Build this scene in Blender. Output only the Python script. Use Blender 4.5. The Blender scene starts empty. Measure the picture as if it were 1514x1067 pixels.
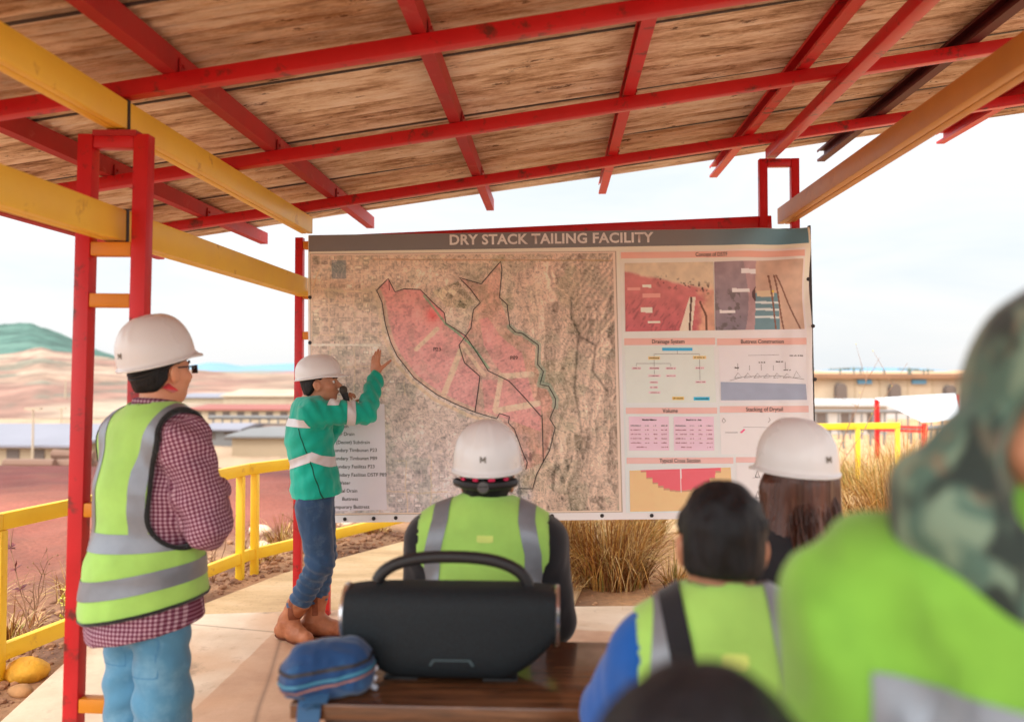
import numpy as np; SKY_GAIN, SUN_E, ROOF_FRONT, PRINT = 5.8, 1.6, -0.5, np.array((.70,.65,.61))
import bpy, bmesh, math, random
import numpy as np
from mathutils import Vector, Matrix
random.seed(7); RNG = np.random.default_rng(11)
SC = bpy.context.scene; COL = SC.collection
V = lambda *a: np.array(a, float)
R = math.radians
def unit(v): v = np.asarray(v, float); return v/np.linalg.norm(v)
def srgb(r, g, b):
    f = lambda c: (c/255)/12.92 if c/255 <= .04045 else ((c/255+.055)/1.055)**2.4
    return (f(r), f(g), f(b))
# ------------------------------------------------------------------ object helpers
def tag(o, label=None, cat=None, group=None, kind=None):
    if label: o['label'] = label
    if cat: o['category'] = cat
    if group: o['group'] = group
    if kind: o['kind'] = kind
    return o
def empty(name, loc, label=None, cat=None, group=None, rz=0):
    o = bpy.data.objects.new(name, None); COL.objects.link(o)
    o.location = tuple(loc); o.rotation_euler = (0, 0, rz); o.empty_display_size = .1
    return tag(o, label, cat, group)
def link(name, me, mat=None, parent=None, smooth=False, loc=None):
    o = bpy.data.objects.new(name, me); COL.objects.link(o)
    if mat is not None:
        for m in (mat if isinstance(mat, (list, tuple)) else [mat]): me.materials.append(m)
    if smooth: me.polygons.foreach_set('use_smooth', [True]*len(me.polygons))
    if parent: o.parent = parent
    if loc is not None: o.location = tuple(loc)
    return o
def mesh_np(name, v, faces):
    me = bpy.data.meshes.new(name); me.from_pydata([tuple(p) for p in v], [], faces); me.update(); return me
class MB:
    """collects boxes, bars, tubes, lathes ... and links them as one mesh object"""
    def __init__(s): s.v = []; s.f = []
    def add(s, v, f):
        n = len(s.v); s.v += [tuple(p) for p in v]; s.f += [tuple(i+n for i in q) for q in f]; return s
    def box(s, c, d, M=None):
        x, y, z = [k/2 for k in d]
        v = [Vector((a*x, b*y, e*z)) for a in (-1, 1) for b in (-1, 1) for e in (-1, 1)]
        if M is not None: v = [M @ p for p in v]
        v = [p+Vector(c) for p in v]
        return s.add(v, [(0,1,3,2),(4,6,7,5),(0,4,5,1),(2,3,7,6),(0,2,6,4),(1,5,7,3)])
    def prof(s, a, b, pts, up=(0,0,1), caps=True):
        """extrude a closed 2-D outline (side, up) from a to b"""
        a, b = Vector(a), Vector(b); d = (b-a).normalized(); up = Vector(up)
        sd = d.cross(up).normalized(); u = sd.cross(d)
        n = len(pts)
        v = [e+sd*p+u*q for e in (a, b) for p, q in pts]
        f = [(i, (i+1) % n, n+(i+1) % n, n+i) for i in range(n)]
        if caps: f += [tuple(range(n-1, -1, -1)), tuple(range(n, 2*n))]
        return s.add(v, f)
    def bar(s, a, b, w, h, up=(0,0,1)):
        return s.prof(a, b, [(-w/2,-h/2),(w/2,-h/2),(w/2,h/2),(-w/2,h/2)], up)
    def chan(s, a, b, w, h, t=.006, lip=.015, side=1, up=(0,0,1)):
        p = [(-w/2,-h/2),(w/2,-h/2),(w/2,-h/2+lip),(w/2-t,-h/2+lip),(w/2-t,-h/2+t),(-w/2+t,-h/2+t),(-w/2+t,h/2-t),(w/2-t,h/2-t),(w/2-t,h/2-lip),(w/2,h/2-lip),(w/2,h/2),(-w/2,h/2)]
        if side < 0: p = [(-x, y) for x, y in p][::-1]
        return s.prof(a, b, p, up)
    def tube(s, pts, r, n=8, caps=True):
        pts = [Vector(p) for p in pts]; rs = r if isinstance(r, (list, tuple)) else [r]*len(pts)
        ref = Vector((0,0,1)); v = []; f = []
        for i, p in enumerate(pts):
            d = (pts[min(i+1, len(pts)-1)]-pts[max(i-1, 0)]).normalized()
            q = ref if abs(d.dot(ref)) < .95 else Vector((1,0,0))
            a = d.cross(q).normalized(); b = a.cross(d)
            v += [p+(a*math.cos(2*math.pi*k/n)+b*math.sin(2*math.pi*k/n))*rs[i] for k in range(n)]
        for i in range(len(pts)-1):
            f += [(i*n+k, i*n+(k+1) % n, (i+1)*n+(k+1) % n, (i+1)*n+k) for k in range(n)]
        if caps: f += [tuple(range(n-1,-1,-1)), tuple((len(pts)-1)*n+k for k in range(n))]
        return s.add(v, f)
    def lathe(s, c, prof, n=16, M=None):
        v = []; f = []
        for r, z in prof:
            for k in range(n):
                p = Vector((r*math.cos(2*math.pi*k/n), r*math.sin(2*math.pi*k/n), z))
                if M is not None: p = M @ p
                v.append(p+Vector(c))
        m = len(prof)
        for i in range(m-1):
            f += [(i*n+k, i*n+(k+1) % n, (i+1)*n+(k+1) % n, (i+1)*n+k) for k in range(n)]
        f += [tuple(range(n-1,-1,-1)), tuple((m-1)*n+k for k in range(n))]
        return s.add(v, f)
    def build(s, name, mat, parent=None, smooth=False, bevel=0):
        me = bpy.data.meshes.new(name)
        off = Vector(parent_base(parent)) if parent else Vector((0,0,0))
        me.from_pydata([tuple(Vector(p)-off) for p in s.v], [], s.f); me.update()
        bm = bmesh.new(); bm.from_mesh(me); bmesh.ops.recalc_face_normals(bm, faces=bm.faces)
        if bevel:
            es = [e for e in bm.edges if len(e.link_faces) == 2 and e.calc_face_angle(0) > .6]
            bmesh.ops.bevel(bm, geom=es, offset=bevel, segments=2, affect='EDGES', profile=.5)
        bm.to_mesh(me); bm.free()
        o = link(name, me, mat, parent, smooth)
        if bevel or smooth:
            me.polygons.foreach_set('use_smooth', [True]*len(me.polygons)); me.set_sharp_from_angle(angle=R(40))
        return o
def parent_base(p):
    """world position of an (unrotated) parent chain"""
    b = Vector((0,0,0))
    while p is not None: b = b+p.location; p = p.parent
    return b
def copy_tree(o, parent=None):
    c = o.copy(); COL.objects.link(c); c.parent = parent
    for ch in list(o.children): copy_tree(ch, c)
    return c
# ------------------------------------------------------------------ numpy noise
def _h(i, j, k, s):
    n = (i*374761393 + j*668265263 + k*2147483647 + s*974634977) & 0xffffffff
    n = ((n ^ (n >> 13))*1274126177) & 0xffffffff
    n = ((n ^ (n >> 16))*2246822519) & 0xffffffff
    return ((n ^ (n >> 15)) & 0xffff)/65535.0
def vnoise(P, seed=0):
    P = np.asarray(P, float); I = np.floor(P).astype(np.int64); f = P-I; f = f*f*(3-2*f)
    r = 0
    for a in (0, 1):
        for b in (0, 1):
            for c in (0, 1):
                w = (f[:,0] if a else 1-f[:,0])*(f[:,1] if b else 1-f[:,1])*(f[:,2] if c else 1-f[:,2])
                r = r+w*_h(I[:,0]+a, I[:,1]+b, I[:,2]+c, seed)
    return r
def fbm(P, oct=4, seed=0):
    P = np.asarray(P, float); r = 0; a = .5
    for i in range(oct): r = r+a*vnoise(P*2**i+i*17.3, seed+i); a *= .5
    return r/(1-.5**oct)
def ridged(P, oct=3, seed=0):
    r = 0; a = .5
    for i in range(oct): r = r+a*(1-abs(2*vnoise(P*2**i+i*9.1, seed+i)-1)); a *= .5
    return r/(1-.5**oct)
# ------------------------------------------------------------------ signed distance modelling (bodies and clothes)
def smin(a, b, k):
    if k <= 0: return np.minimum(a, b)
    h = np.clip(.5+.5*(b-a)/k, 0, 1); return b*(1-h)+a*h-k*h*(1-h)
def smax(a, b, k): return -smin(-a, -b, k)
def cone(a, b, ra, rb, k=.03, flat=None): return ('c', V(*a), V(*b), ra, rb, k, flat)
def ell(c, r, k=.03, ax=None): return ('e', V(*c), V(*r), None, None, k, ax)
def dprim(p, P):
    if p[0] == 'c':
        _, a, b, ra, rb, k, flat = p
        ba = b-a; o = P-a; t = np.clip(o@ba/max(ba@ba, 1e-9), 0, 1)
        o = o-t[:,None]*ba
        if flat is not None:
            n, s = flat; o = o+np.outer((o@n)*(s-1), n)
        return np.sqrt(o[:,0]**2+o[:,1]**2+o[:,2]**2)-(ra+(rb-ra)*t)
    _, c, r, _, _, k, ax = p
    o = P-c
    if ax is not None: o = o@ax.T
    k0 = np.sqrt(((o/r)**2).sum(1)); k1 = np.sqrt(((o/(r*r))**2).sum(1))
    return np.where(k1 > 1e-9, k0*(k0-1)/np.maximum(k1, 1e-9), -min(r))
def ev(prims, P, g=0):
    d = np.full(len(P), 9.); big = len(P) > 20000
    for p in prims:
        if big:                                     # far from this primitive nothing changes near the surface
            if p[0] == 'c': r = max(p[3], p[4]); lo, hi = np.minimum(p[1], p[2]), np.maximum(p[1], p[2])
            else: r = max(p[2]); lo = hi = p[1]
            r += g+.05+p[5]; m = ((P > lo-r) & (P < hi+r)).all(1); i = np.flatnonzero(m)
            if len(i): d[i] = smin(d[i], dprim(p, P[i])-g, p[5])
        else: d = smin(d, dprim(p, P)-g, p[5])
    return d
def bounds(prims, m):
    lo = V(9e9,9e9,9e9); hi = -lo
    for p in prims:
        if p[0] == 'c':
            r = max(p[3], p[4]); pts = [p[1]-r, p[1]+r, p[2]-r, p[2]+r]
        else:
            r = max(p[2]); pts = [p[1]-r, p[1]+r]
        for q in pts: lo = np.minimum(lo, q); hi = np.maximum(hi, q)
    return lo-m, hi+m
def surfnet(fn, lo, hi, h, B=6):
    n = np.ceil((hi-lo)/h/B).astype(int)*B
    nb = n//B
    ax = [lo[i]+(np.arange(nb[i])*B+B/2)*h for i in range(3)]
    G = np.stack(np.meshgrid(*ax, indexing='ij'), -1).reshape(-1, 3)
    dc = fn(G); act = (np.abs(dc) < B*h*1.7+.01).reshape(nb)
    D = np.repeat(np.repeat(np.repeat(np.where(dc < 0, -1., 1.).reshape(nb), B, 0), B, 1), B, 2)
    Ab = np.repeat(np.repeat(np.repeat(act, B, 0), B, 1), B, 2)
    I = np.argwhere(Ab)
    D[Ab] = fn(lo+I*h)
    D[0] = 1; D[-1] = 1; D[:,0] = 1; D[:,-1] = 1; D[:,:,0] = 1; D[:,:,-1] = 1
    ins = D < 0; nx, ny, nz = D.shape
    s = sum(ins[i:nx-1+i, j:ny-1+j, k:nz-1+k].astype(np.int8) for i in (0,1) for j in (0,1) for k in (0,1))
    a = (s > 0) & (s < 8); I = np.argwhere(a); idx = -np.ones(a.shape, int); idx[a] = np.arange(len(I))
    pos = np.zeros((len(I), 3)); cnt = np.zeros(len(I))
    for axis in range(3):
        o1, o2 = [q for q in range(3) if q != axis]
        for p in (0,1):
            for q in (0,1):
                c0 = np.zeros(3, int); c0[o1] = p; c0[o2] = q; c1 = c0.copy(); c1[axis] = 1
                da = D[tuple((I+c0).T)]; db = D[tuple((I+c1).T)]
                cr = (da < 0) != (db < 0); t = np.where(cr, da/np.where(cr, da-db, 1), 0)
                pos[cr] += c0+np.outer(t[cr], c1-c0); cnt[cr] += 1
    pos = lo+(I+pos/cnt[:,None])*h
    F = []
    for axis in range(3):
        o1, o2 = (axis+1) % 3, (axis+2) % 3
        sl0 = [slice(None)]*3; sl1 = [slice(None)]*3; sl0[axis] = slice(0, -1); sl1[axis] = slice(1, None)
        A = ins[tuple(sl0)]; Bq = ins[tuple(sl1)]
        E = np.argwhere(A != Bq)
        E = E[(E[:,o1] > 0) & (E[:,o2] > 0) & (E[:,o1] < D.shape[o1]-1) & (E[:,o2] < D.shape[o2]-1)]
        fl = A[tuple(E.T)]
        def cell(p, q):
            c = E.copy(); c[:,o1] -= p; c[:,o2] -= q; return idx[tuple(c.T)]
        q = np.stack([cell(1,1), cell(0,1), cell(0,0), cell(1,0)], 1)
        q[~fl] = q[~fl][:, ::-1]
        F.append(q)
    F = np.concatenate(F); F = F[(F >= 0).all(1)]
    # one light smoothing pass
    acc = np.zeros_like(pos); c = np.zeros(len(pos))
    for k in range(4):
        np.add.at(acc, F[:,k], pos[F[:,(k+1) % 4]]+pos[F[:,(k+3) % 4]]); np.add.at(c, F[:,k], 2)
    pos = pos*.5+.5*acc/np.maximum(c, 1)[:,None]
    return pos, F
def sdf_mesh(name, prims, h, g=0, fn=None, cut=None, wr=None, m=None):
    """union of primitives grown by g; wr(P) adds folds, cut(P, d) carves"""
    f0 = fn or (lambda P: ev(prims, P, g))
    def f(P):
        d = f0(P)
        if wr is not None: d = d+wr(P)
        if cut is not None: d = cut(P, d)
        return d
    lo, hi = bounds(prims, (m or .03)+g)
    return surfnet(f, lo, hi, h)
def put(name, vf, mat, parent, smooth=True):
    v, f = vf; b = np.array(parent_base(parent)) if parent else 0
    me = bpy.data.meshes.new(name)
    v = (v-b).astype(np.float32); f = np.asarray(f)
    me.vertices.add(len(v)); me.vertices.foreach_set('co', v.ravel())
    me.loops.add(f.size); me.loops.foreach_set('vertex_index', f.ravel().astype(np.int32))
    me.polygons.add(len(f)); me.polygons.foreach_set('loop_start', np.arange(0, f.size, 4, dtype=np.int32))
    me.update(calc_edges=True); me.validate()
    return link(name, me, mat, parent, smooth)
def normals_of(v, F):
    n = np.zeros_like(v); c = np.cross(v[F[:,2]]-v[F[:,0]], v[F[:,3]]-v[F[:,1]])
    for k in range(4): np.add.at(n, F[:,k], c)
    return n/np.maximum(np.linalg.norm(n, axis=1), 1e-12)[:,None]
def clip_part(name, vf, s, mat, parent, off=.003):
    """the region s>0 of a garment as a part of its own, lifted off by off"""
    v, F = vf; n = normals_of(v, F); v2 = v+n*off
    keep = (s[F] > 0).any(1); verts = []; faces = []; vid = {}; b = np.array(parent_base(parent))
    def key(k, p):
        if k not in vid: vid[k] = len(verts); verts.append(tuple(p-b))
        return vid[k]
    for q in F[keep]:
        out = []
        for i in range(4):
            a, c = int(q[i]), int(q[(i+1) % 4])
            if s[a] > 0: out.append(key((a,a), v2[a]))
            if (s[a] > 0) != (s[c] > 0):
                t = s[a]/(s[a]-s[c]); out.append(key((min(a,c), max(a,c)), v2[a]+(v2[c]-v2[a])*t))
        if len(set(out)) >= 3: faces.append(tuple(dict.fromkeys(out)))
    me = bpy.data.meshes.new(name); me.from_pydata(verts, [], faces); me.update()
    return link(name, me, mat, parent, True)
# ------------------------------------------------------------------ materials
class NT:
    def __init__(s, mat): s.t = mat.node_tree; s.N = s.t.nodes; s.L = s.t.links
    def n(s, typ, **kw):
        o = s.N.new(typ)
        for k, v in kw.items():
            if k.startswith('i_'): o.inputs[int(k[2:]) if k[2:].isdigit() else k[2:].replace('_', ' ')].default_value = v
            else: setattr(o, k, v)
        return o
    def l(s, a, b): s.L.new(a, b)
    def ramp(s, fac, stops):
        r = s.N.new('ShaderNodeValToRGB'); e = r.color_ramp.elements
        while len(e) < len(stops): e.new(.5)
        for q, (p, c) in zip(e, stops):
            q.position = p; q.color = (c, c, c, 1) if isinstance(c, (int, float)) else (*c, 1)
        s.l(fac, r.inputs[0]); return r.outputs[0]
    def mix(s, f, a, b, typ='MIX'):
        m = s.N.new('ShaderNodeMix'); m.data_type = 'RGBA'; m.blend_type = typ
        for k, v in ((0, f), (6, a), (7, b)):
            if hasattr(v, 'links'): s.l(v, m.inputs[k])
            else: m.inputs[k].default_value = v if isinstance(v, (int, float)) else (*v, 1)
        return m.outputs[2]
    def math(s, op, a, b=0):
        m = s.N.new('ShaderNodeMath'); m.operation = op
        for k, v in ((0, a), (1, b)):
            if hasattr(v, 'links'): s.l(v, m.inputs[k])
            else: m.inputs[k].default_value = v
        return m.outputs[0]
    def noise(s, vec, scale, detail=4, rough=.55, dist=0):
        q = s.n('ShaderNodeTexNoise'); q.inputs['Scale'].default_value = scale; q.inputs['Detail'].default_value = detail
        q.inputs['Roughness'].default_value = rough; q.inputs['Distortion'].default_value = dist
        if vec is not None: s.l(vec, q.inputs['Vector'])
        return q.outputs[0]
    def mapv(s, vec, scale=(1,1,1), rot=(0,0,0)):
        q = s.n('ShaderNodeMapping'); q.inputs['Scale'].default_value = scale; q.inputs['Rotation'].default_value = rot
        s.l(vec, q.inputs['Vector']); return q.outputs[0]
MATS = {}
def newmat(name):
    m = bpy.data.materials.new(name); m.use_nodes = True; t = NT(m)
    t.b = t.N['Principled BSDF']; t.tc = t.n('ShaderNodeTexCoord'); t.o = t.tc.outputs['Object']
    return m, t
def bumpto(t, h, strength=.3, dist=.01):
    b = t.n('ShaderNodeBump'); b.inputs['Strength'].default_value = strength; b.inputs['Distance'].default_value = dist
    t.l(h, b.inputs['Height']); t.l(b.outputs[0], t.b.inputs['Normal'])
def mat(name, col, rough=.6, metal=0, var=.18, scale=6, col2=None, s2=3, thr=(.45,.65), bump=.15, bscale=60, bdist=.004, spec=.5, sheen=0, stretch=None, coat=0, sss=0):
    """painted / plain surface with cloudy variation, optional second colour in patches, fine bump"""
    if name in MATS: return MATS[name]
    m, t = newmat(name); o = t.o
    if stretch: o = t.mapv(o, stretch)
    n = t.noise(o, scale, 5)
    c = t.mix(t.ramp(n, [(.25, 0), (.75, 1)]), tuple(k*(1-var) for k in col), tuple(min(1, k*(1+var)) for k in col))
    if col2 is not None:
        q = t.ramp(t.noise(o, s2, 6, .65), [(thr[0], 0), (thr[1], 1)]); c = t.mix(q, c, col2)
    t.l(c, t.b.inputs['Base Color'])
    t.l(t.math('ADD', t.math('MULTIPLY', n, .2), rough-.1), t.b.inputs['Roughness'])
    t.b.inputs['Metallic'].default_value = metal; t.b.inputs['Specular IOR Level'].default_value = spec
    if sheen: t.b.inputs['Sheen Weight'].default_value = sheen
    if coat: t.b.inputs['Coat Weight'].default_value = coat; t.b.inputs['Coat Roughness'].default_value = .15
    if sss:
        t.b.inputs['Subsurface Weight'].default_value = sss; t.b.inputs['Subsurface Radius'].default_value = (.012,.005,.003); t.b.inputs['Subsurface Scale'].default_value = .6
    if bump: bumpto(t, t.noise(o, bscale, 4), bump, bdist)
    MATS[name] = m; return m
def attr_mat(name, rough=.7, attr='col', scale=40, var=.12, bump=.2, bdist=.01, spec=.4, bscale=None):
    """colour worked out per vertex in code, with fine procedural noise on top"""
    if name in MATS: return MATS[name]
    m, t = newmat(name)
    a = t.n('ShaderNodeAttribute', attribute_name=attr)
    n = t.noise(t.o, scale, 6, .65)
    c = t.mix(1.0, a.outputs[0], t.ramp(n, [(.2, 1-var), (.8, 1+var)]), 'MULTIPLY')
    t.l(c, t.b.inputs['Base Color']); t.b.inputs['Roughness'].default_value = rough; t.b.inputs['Specular IOR Level'].default_value = spec
    if bump: bumpto(t, t.noise(t.o, bscale or scale, 6, .6), bump, bdist)
    MATS[name] = m; return m
def set_col(me, rgb, name='col'):
    a = me.attributes.new(name, 'FLOAT_COLOR', 'POINT')
    c = np.ones((len(me.vertices), 4), np.float32); c[:, :3] = rgb; a.data.foreach_set('color', c.ravel())
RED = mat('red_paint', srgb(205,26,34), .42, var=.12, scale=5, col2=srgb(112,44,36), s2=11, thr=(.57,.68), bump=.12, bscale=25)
RED_DULL = mat('red_paint_dull', srgb(176,36,40), .55, var=.2, scale=4, col2=srgb(196,104,92), s2=7, thr=(.6,.8), bump=.12, bscale=30)
YEL = mat('yellow_paint', srgb(255,208,70), .45, var=.1, scale=4, col2=srgb(176,106,40), s2=8, thr=(.62,.8), bump=.1, bscale=25)
YELR = mat('yellow_rail_paint', srgb(255,204,44), .45, var=.1, scale=4, col2=srgb(200,140,60), s2=11, thr=(.62,.78), bump=.1, bscale=30)
RED_DARK = mat('red_paint_painted_shade', srgb(84,22,28), .6, var=.3, scale=5, bump=.1)  # the red paint again, darkened to carry a purlin's shade in its colour
ORG = mat('orange_paint', srgb(216,132,18), .5, var=.12, bump=.1)
YEL_SHADE = mat('yellow_paint_painted_shade', srgb(202,138,52), .5, var=.15, scale=3, col2=srgb(150,90,50), s2=6, thr=(.55,.8), bump=.1)  # yellow beam paint browned so the colour itself holds the shade
BLACK = mat('black_rubber', (.012,.012,.014), .5, var=.2, bump=.1)
DARKGAP = mat('dark_steel', (.03,.025,.025), .6)
WHITEHAT = mat('white_helmet_shell', (.79,.80,.80), .28, var=.03, scale=3, bump=.04, bscale=20, col2=(.62,.58,.52), s2=7, thr=(.62,.9))
TAPE = mat('reflective_tape', srgb(132,138,146), .38, metal=.25, var=.1, scale=20, bump=.25, bscale=140, bdist=.002)
TAPE_LIGHT = mat('pale_reflective_tape', srgb(208,204,206), .4, metal=.1, var=.06, scale=20, bump=.2, bscale=140, bdist=.002)
SKIN = mat('skin', srgb(196,136,104), .5, var=.12, scale=14, bump=.1, bscale=220, bdist=.001, sss=.12)
SKIN_L = mat('light_skin', srgb(226,160,124), .5, var=.1, scale=14, bump=.1, bscale=220, bdist=.001, sss=.12)
LIP = mat('lip_skin', srgb(150,80,70), .5)
EYE = mat('eye_white', (.7,.68,.66), .2, bump=0); IRIS = mat('iris', (.02,.012,.01), .15, bump=0)
HAIR = mat('black_hair', (.008,.008,.010), .55, var=.6, scale=70, stretch=(1,1,.15), bump=.7, bscale=160, bdist=.005, spec=.3)
HAIR_BROWN = mat('brown_hair', srgb(78,44,32), .38, var=.5, scale=60, stretch=(1,1,.08), bump=.6, bscale=120, bdist=.004, col2=srgb(128,78,52), s2=14, thr=(.5,.75))
def fabric(name, col, rough=.8, var=.14, sheen=.25, weave=420, **k): return mat(name, col, rough, var=var, scale=7, bump=.25, bscale=weave, bdist=.0015, sheen=sheen, spec=.25, **k)
LIME = fabric('lime_vest_cloth', (.38,.68,.14), var=.14)
LIME2 = fabric('lime_jacket_cloth', (.19,.43,.045), var=.30)
GREEN = fabric('green_workwear_cloth', srgb(10,170,146), var=.22)
NAVYJ = fabric('dark_denim', srgb(46,74,106), var=.25, col2=srgb(92,116,142), s2=9, thr=(.55,.8))
JEAN = fabric('light_denim', srgb(84,140,172), var=.18, col2=srgb(134,180,204), s2=6, thr=(.5,.8))
BLACKCLOTH = fabric('black_cloth', (.014,.014,.018), var=.3)
BLUECLOTH = fabric('blue_shirt_cloth', srgb(16,88,172), var=.2)
NAVYCLOTH = fabric('navy_bag_cloth', srgb(28,68,116), var=.25, col2=srgb(70,120,160), s2=8, thr=(.55,.8))
LEATHER = mat('tan_boot_leather', srgb(172,106,70), .62, var=.2, scale=14, col2=srgb(150,80,46), s2=12, thr=(.5,.75), bump=.3, bscale=60)
SOLE = mat('boot_sole', srgb(120,64,44), .8)
TRIM = fabric('black_vest_binding', (.02,.022,.022))
def gingham():
    m, t = newmat('burgundy_gingham')
    a = t.n('ShaderNodeAttribute', attribute_name='cloth'); s = t.n('ShaderNodeSeparateXYZ'); t.l(a.outputs['Vector'], s.inputs[0])
    w = lambda x: t.ramp(t.math('FRACT', t.math('MULTIPLY', x, 1/.0135)), [(.36, 0), (.44, 1), (.92, 1), (1.0, 0)])
    u, v = w(s.outputs[0]), w(s.outputs[1])
    k = t.math('MULTIPLY', t.math('ADD', u, v), .5)
    c = t.ramp(k, [(0, srgb(206,178,188)), (.5, srgb(150,102,122)), (1, srgb(104,46,66))])
    t.l(t.mix(1.0, c, t.ramp(t.noise(t.o, 9, 4), [(.2,.85),(.8,1.1)]), 'MULTIPLY'), t.b.inputs['Base Color'])
    t.b.inputs['Roughness'].default_value = .85; t.b.inputs['Specular IOR Level'].default_value = .2
    bumpto(t, t.noise(t.o, 300, 3), .2, .0015); return m
GINGHAM = gingham()
def camo():
    m, t = newmat('camouflage_cloth')
    q = t.mapv(t.o, (1, 1, .55), (.3, .2, .5))
    a = t.noise(q, 20, 3, .5, .8); b = t.noise(q, 26, 3, .5, 1.0); b2 = t.noise(q, 15, 2, .5, .6)
    c = t.mix(t.ramp(a, [(.5, 0), (.56, 1)]), srgb(72,100,86), srgb(112,134,112))
    c = t.mix(t.ramp(b, [(.57, 0), (.63, .8)]), c, srgb(124,106,82))
    c = t.mix(t.ramp(b2, [(.55, 0), (.62, 1)]), c, srgb(28,42,36))
    t.l(c, t.b.inputs['Base Color']); t.b.inputs['Roughness'].default_value = .8; t.b.inputs['Sheen Weight'].default_value = .2
    bumpto(t, t.noise(t.o, 260, 3), .2, .0015); return m
CAMO = camo()
def roof_mat():
    """corrugated sheet seen from below: each sheet its own tone, rust and dirt running down the slope, shade painted along the grooves"""
    m, t = newmat('rusty_roof_sheet'); o = t.o
    sp_ = t.n('ShaderNodeSeparateXYZ'); t.l(o, sp_.inputs[0]); yy = t.math('ADD', sp_.outputs[1], 3.6)
    st = t.noise(t.mapv(o, (.75, 9, 1)), 2.4, 9, .78); st2 = t.noise(t.mapv(o, (1.8, 13, 1)), 2.2, 9, .8); big = t.noise(t.mapv(o, (.22, 1.0, 1)), 1.3, 4, .55)
    wn = t.n('ShaderNodeTexWhiteNoise', noise_dimensions='1D'); t.l(t.math('FLOOR', t.math('MULTIPLY', t.math('SUBTRACT', yy, .13), 1/.83)), wn.inputs['W'])
    c = t.ramp(st, [(.36, srgb(126,96,72)), (.46, srgb(206,180,152)), (.54, srgb(240,224,202)), (.66, srgb(254,248,236))])
    c = t.mix(t.math('MULTIPLY', t.ramp(wn.outputs[0], [(.3, 0), (1, .75)]), t.ramp(big, [(.35, .3), (.6, 1)])), c, t.ramp(st2, [(.4, srgb(112,72,44)), (.6, srgb(190,142,98))]))
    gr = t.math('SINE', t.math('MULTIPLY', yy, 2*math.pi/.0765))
    c = t.mix(t.math('MULTIPLY', t.ramp(gr, [(.55, 0), (.9, .7)]), t.ramp(t.noise(t.mapv(o, (.45, 2.2, 1)), 2.5, 5, .6), [(.38, .0), (.62, 1)])), c, srgb(96,64,42))  # groove shading of the corrugation, painted into the sheet colour
    c = t.mix(t.ramp(st2, [(.59, 0), (.64, .9)]), c, srgb(84,52,32))
    c = t.mix(t.ramp(t.noise(t.mapv(o, (1.4, 5, 1)), 4.5, 6, .7), [(.66, 0), (.70, 1)]), c, srgb(52,32,22))
    t.l(c, t.b.inputs['Base Color']); t.b.inputs['Roughness'].default_value = .72; t.b.inputs['Specular IOR Level'].default_value = .3
    bumpto(t, st2, .3, .004); return m
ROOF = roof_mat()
def concrete():
    m, t = newmat('stained_concrete')
    n = t.noise(t.o, 1.1, 7, .62); n2 = t.noise(t.o, 9, 6, .7); n3 = t.noise(t.o, .55, 3, .5, 1.0)
    c = t.ramp(n, [(.3, srgb(196,164,134)), (.5, srgb(224,198,170)), (.7, srgb(240,222,200))])
    c = t.mix(t.ramp(n3, [(.5, 0), (.58, .55)]), c, srgb(204,154,112))
    c = t.mix(t.ramp(n2, [(.58, 0), (.75, .55)]), c, srgb(150,112,88))
    t.l(c, t.b.inputs['Base Color']); t.b.inputs['Roughness'].default_value = .75; t.b.inputs['Specular IOR Level'].default_value = .3
    # the inner floor is a warmer, older pour; a darker damp patch sits on the joint
    s = t.n('ShaderNodeSeparateXYZ'); t.l(t.o, s.inputs[0]); j = t.math('ADD', s.outputs[0], t.math('MULTIPLY', t.noise(t.o, 2.5, 4), .05))
    inn = t.math('MULTIPLY', t.ramp(t.math('ADD', t.math('MULTIPLY', j, 1), 2.12), [(.485, 0), (.495, 1)]), t.ramp(t.math('MULTIPLY', t.math('ADD', s.outputs[1], t.math('MULTIPLY', n, .15)), .1), [(.520, 1), (.524, 0)]))
    c = t.mix(t.math('MULTIPLY', inn, .75), c, t.ramp(n, [(.3, srgb(176,128,96)), (.6, srgb(212,164,128))]))
    dm = t.noise(t.mapv(t.o, (.9, .6, 1), (0, 0, .5)), 1.5, 6, .6)
    c = t.mix(t.ramp(dm, [(.60, 0), (.64, .6)]), c, srgb(150,122,98))
    cr = t.n('ShaderNodeTexVoronoi', feature='DISTANCE_TO_EDGE'); cr.inputs['Scale'].default_value = .55; t.l(t.mix(.12, t.o, t.n('ShaderNodeTexNoise', i_Scale=3.0).outputs['Color']), cr.inputs['Vector'])
    c = t.mix(t.ramp(cr.outputs['Distance'], [(.0, .55), (.006, 0)]), c, srgb(112,84,66))
    t.l(c, t.b.inputs['Base Color'])
    bumpto(t, t.noise(t.o, 45, 6, .7), .35, .006); return m
CONC = concrete()
def path_mat():
    m, t = newmat('compacted_sand')
    n = t.noise(t.mapv(t.o, (.5, 1.6, 1)), 2.0, 7, .65); n2 = t.noise(t.o, 38, 5, .7)
    c = t.ramp(n, [(.3, srgb(176,142,100)), (.5, srgb(204,170,126)), (.7, srgb(218,188,148))])
    c = t.mix(t.ramp(n2, [(.56, 0), (.72, .6)]), c, srgb(140,108,78))
    t.l(c, t.b.inputs['Base Color']); t.b.inputs['Roughness'].default_value = .9
    bumpto(t, n2, .6, .012); return m
PATH = path_mat()
def wood_mat():
    m, t = newmat('varnished_dark_wood')
    g = t.noise(t.mapv(t.o, (1.2, 16, 16)), 3, 7, .6, .6)
    c = t.ramp(g, [(.3, srgb(58,36,24)), (.5, srgb(96,62,40)), (.7, srgb(130,88,58))])
    t.l(c, t.b.inputs['Base Color']); t.b.inputs['Roughness'].default_value = .17; t.b.inputs['Specular IOR Level'].default_value = .7
    bumpto(t, g, .05, .002); return m
WOOD = wood_mat()
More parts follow.
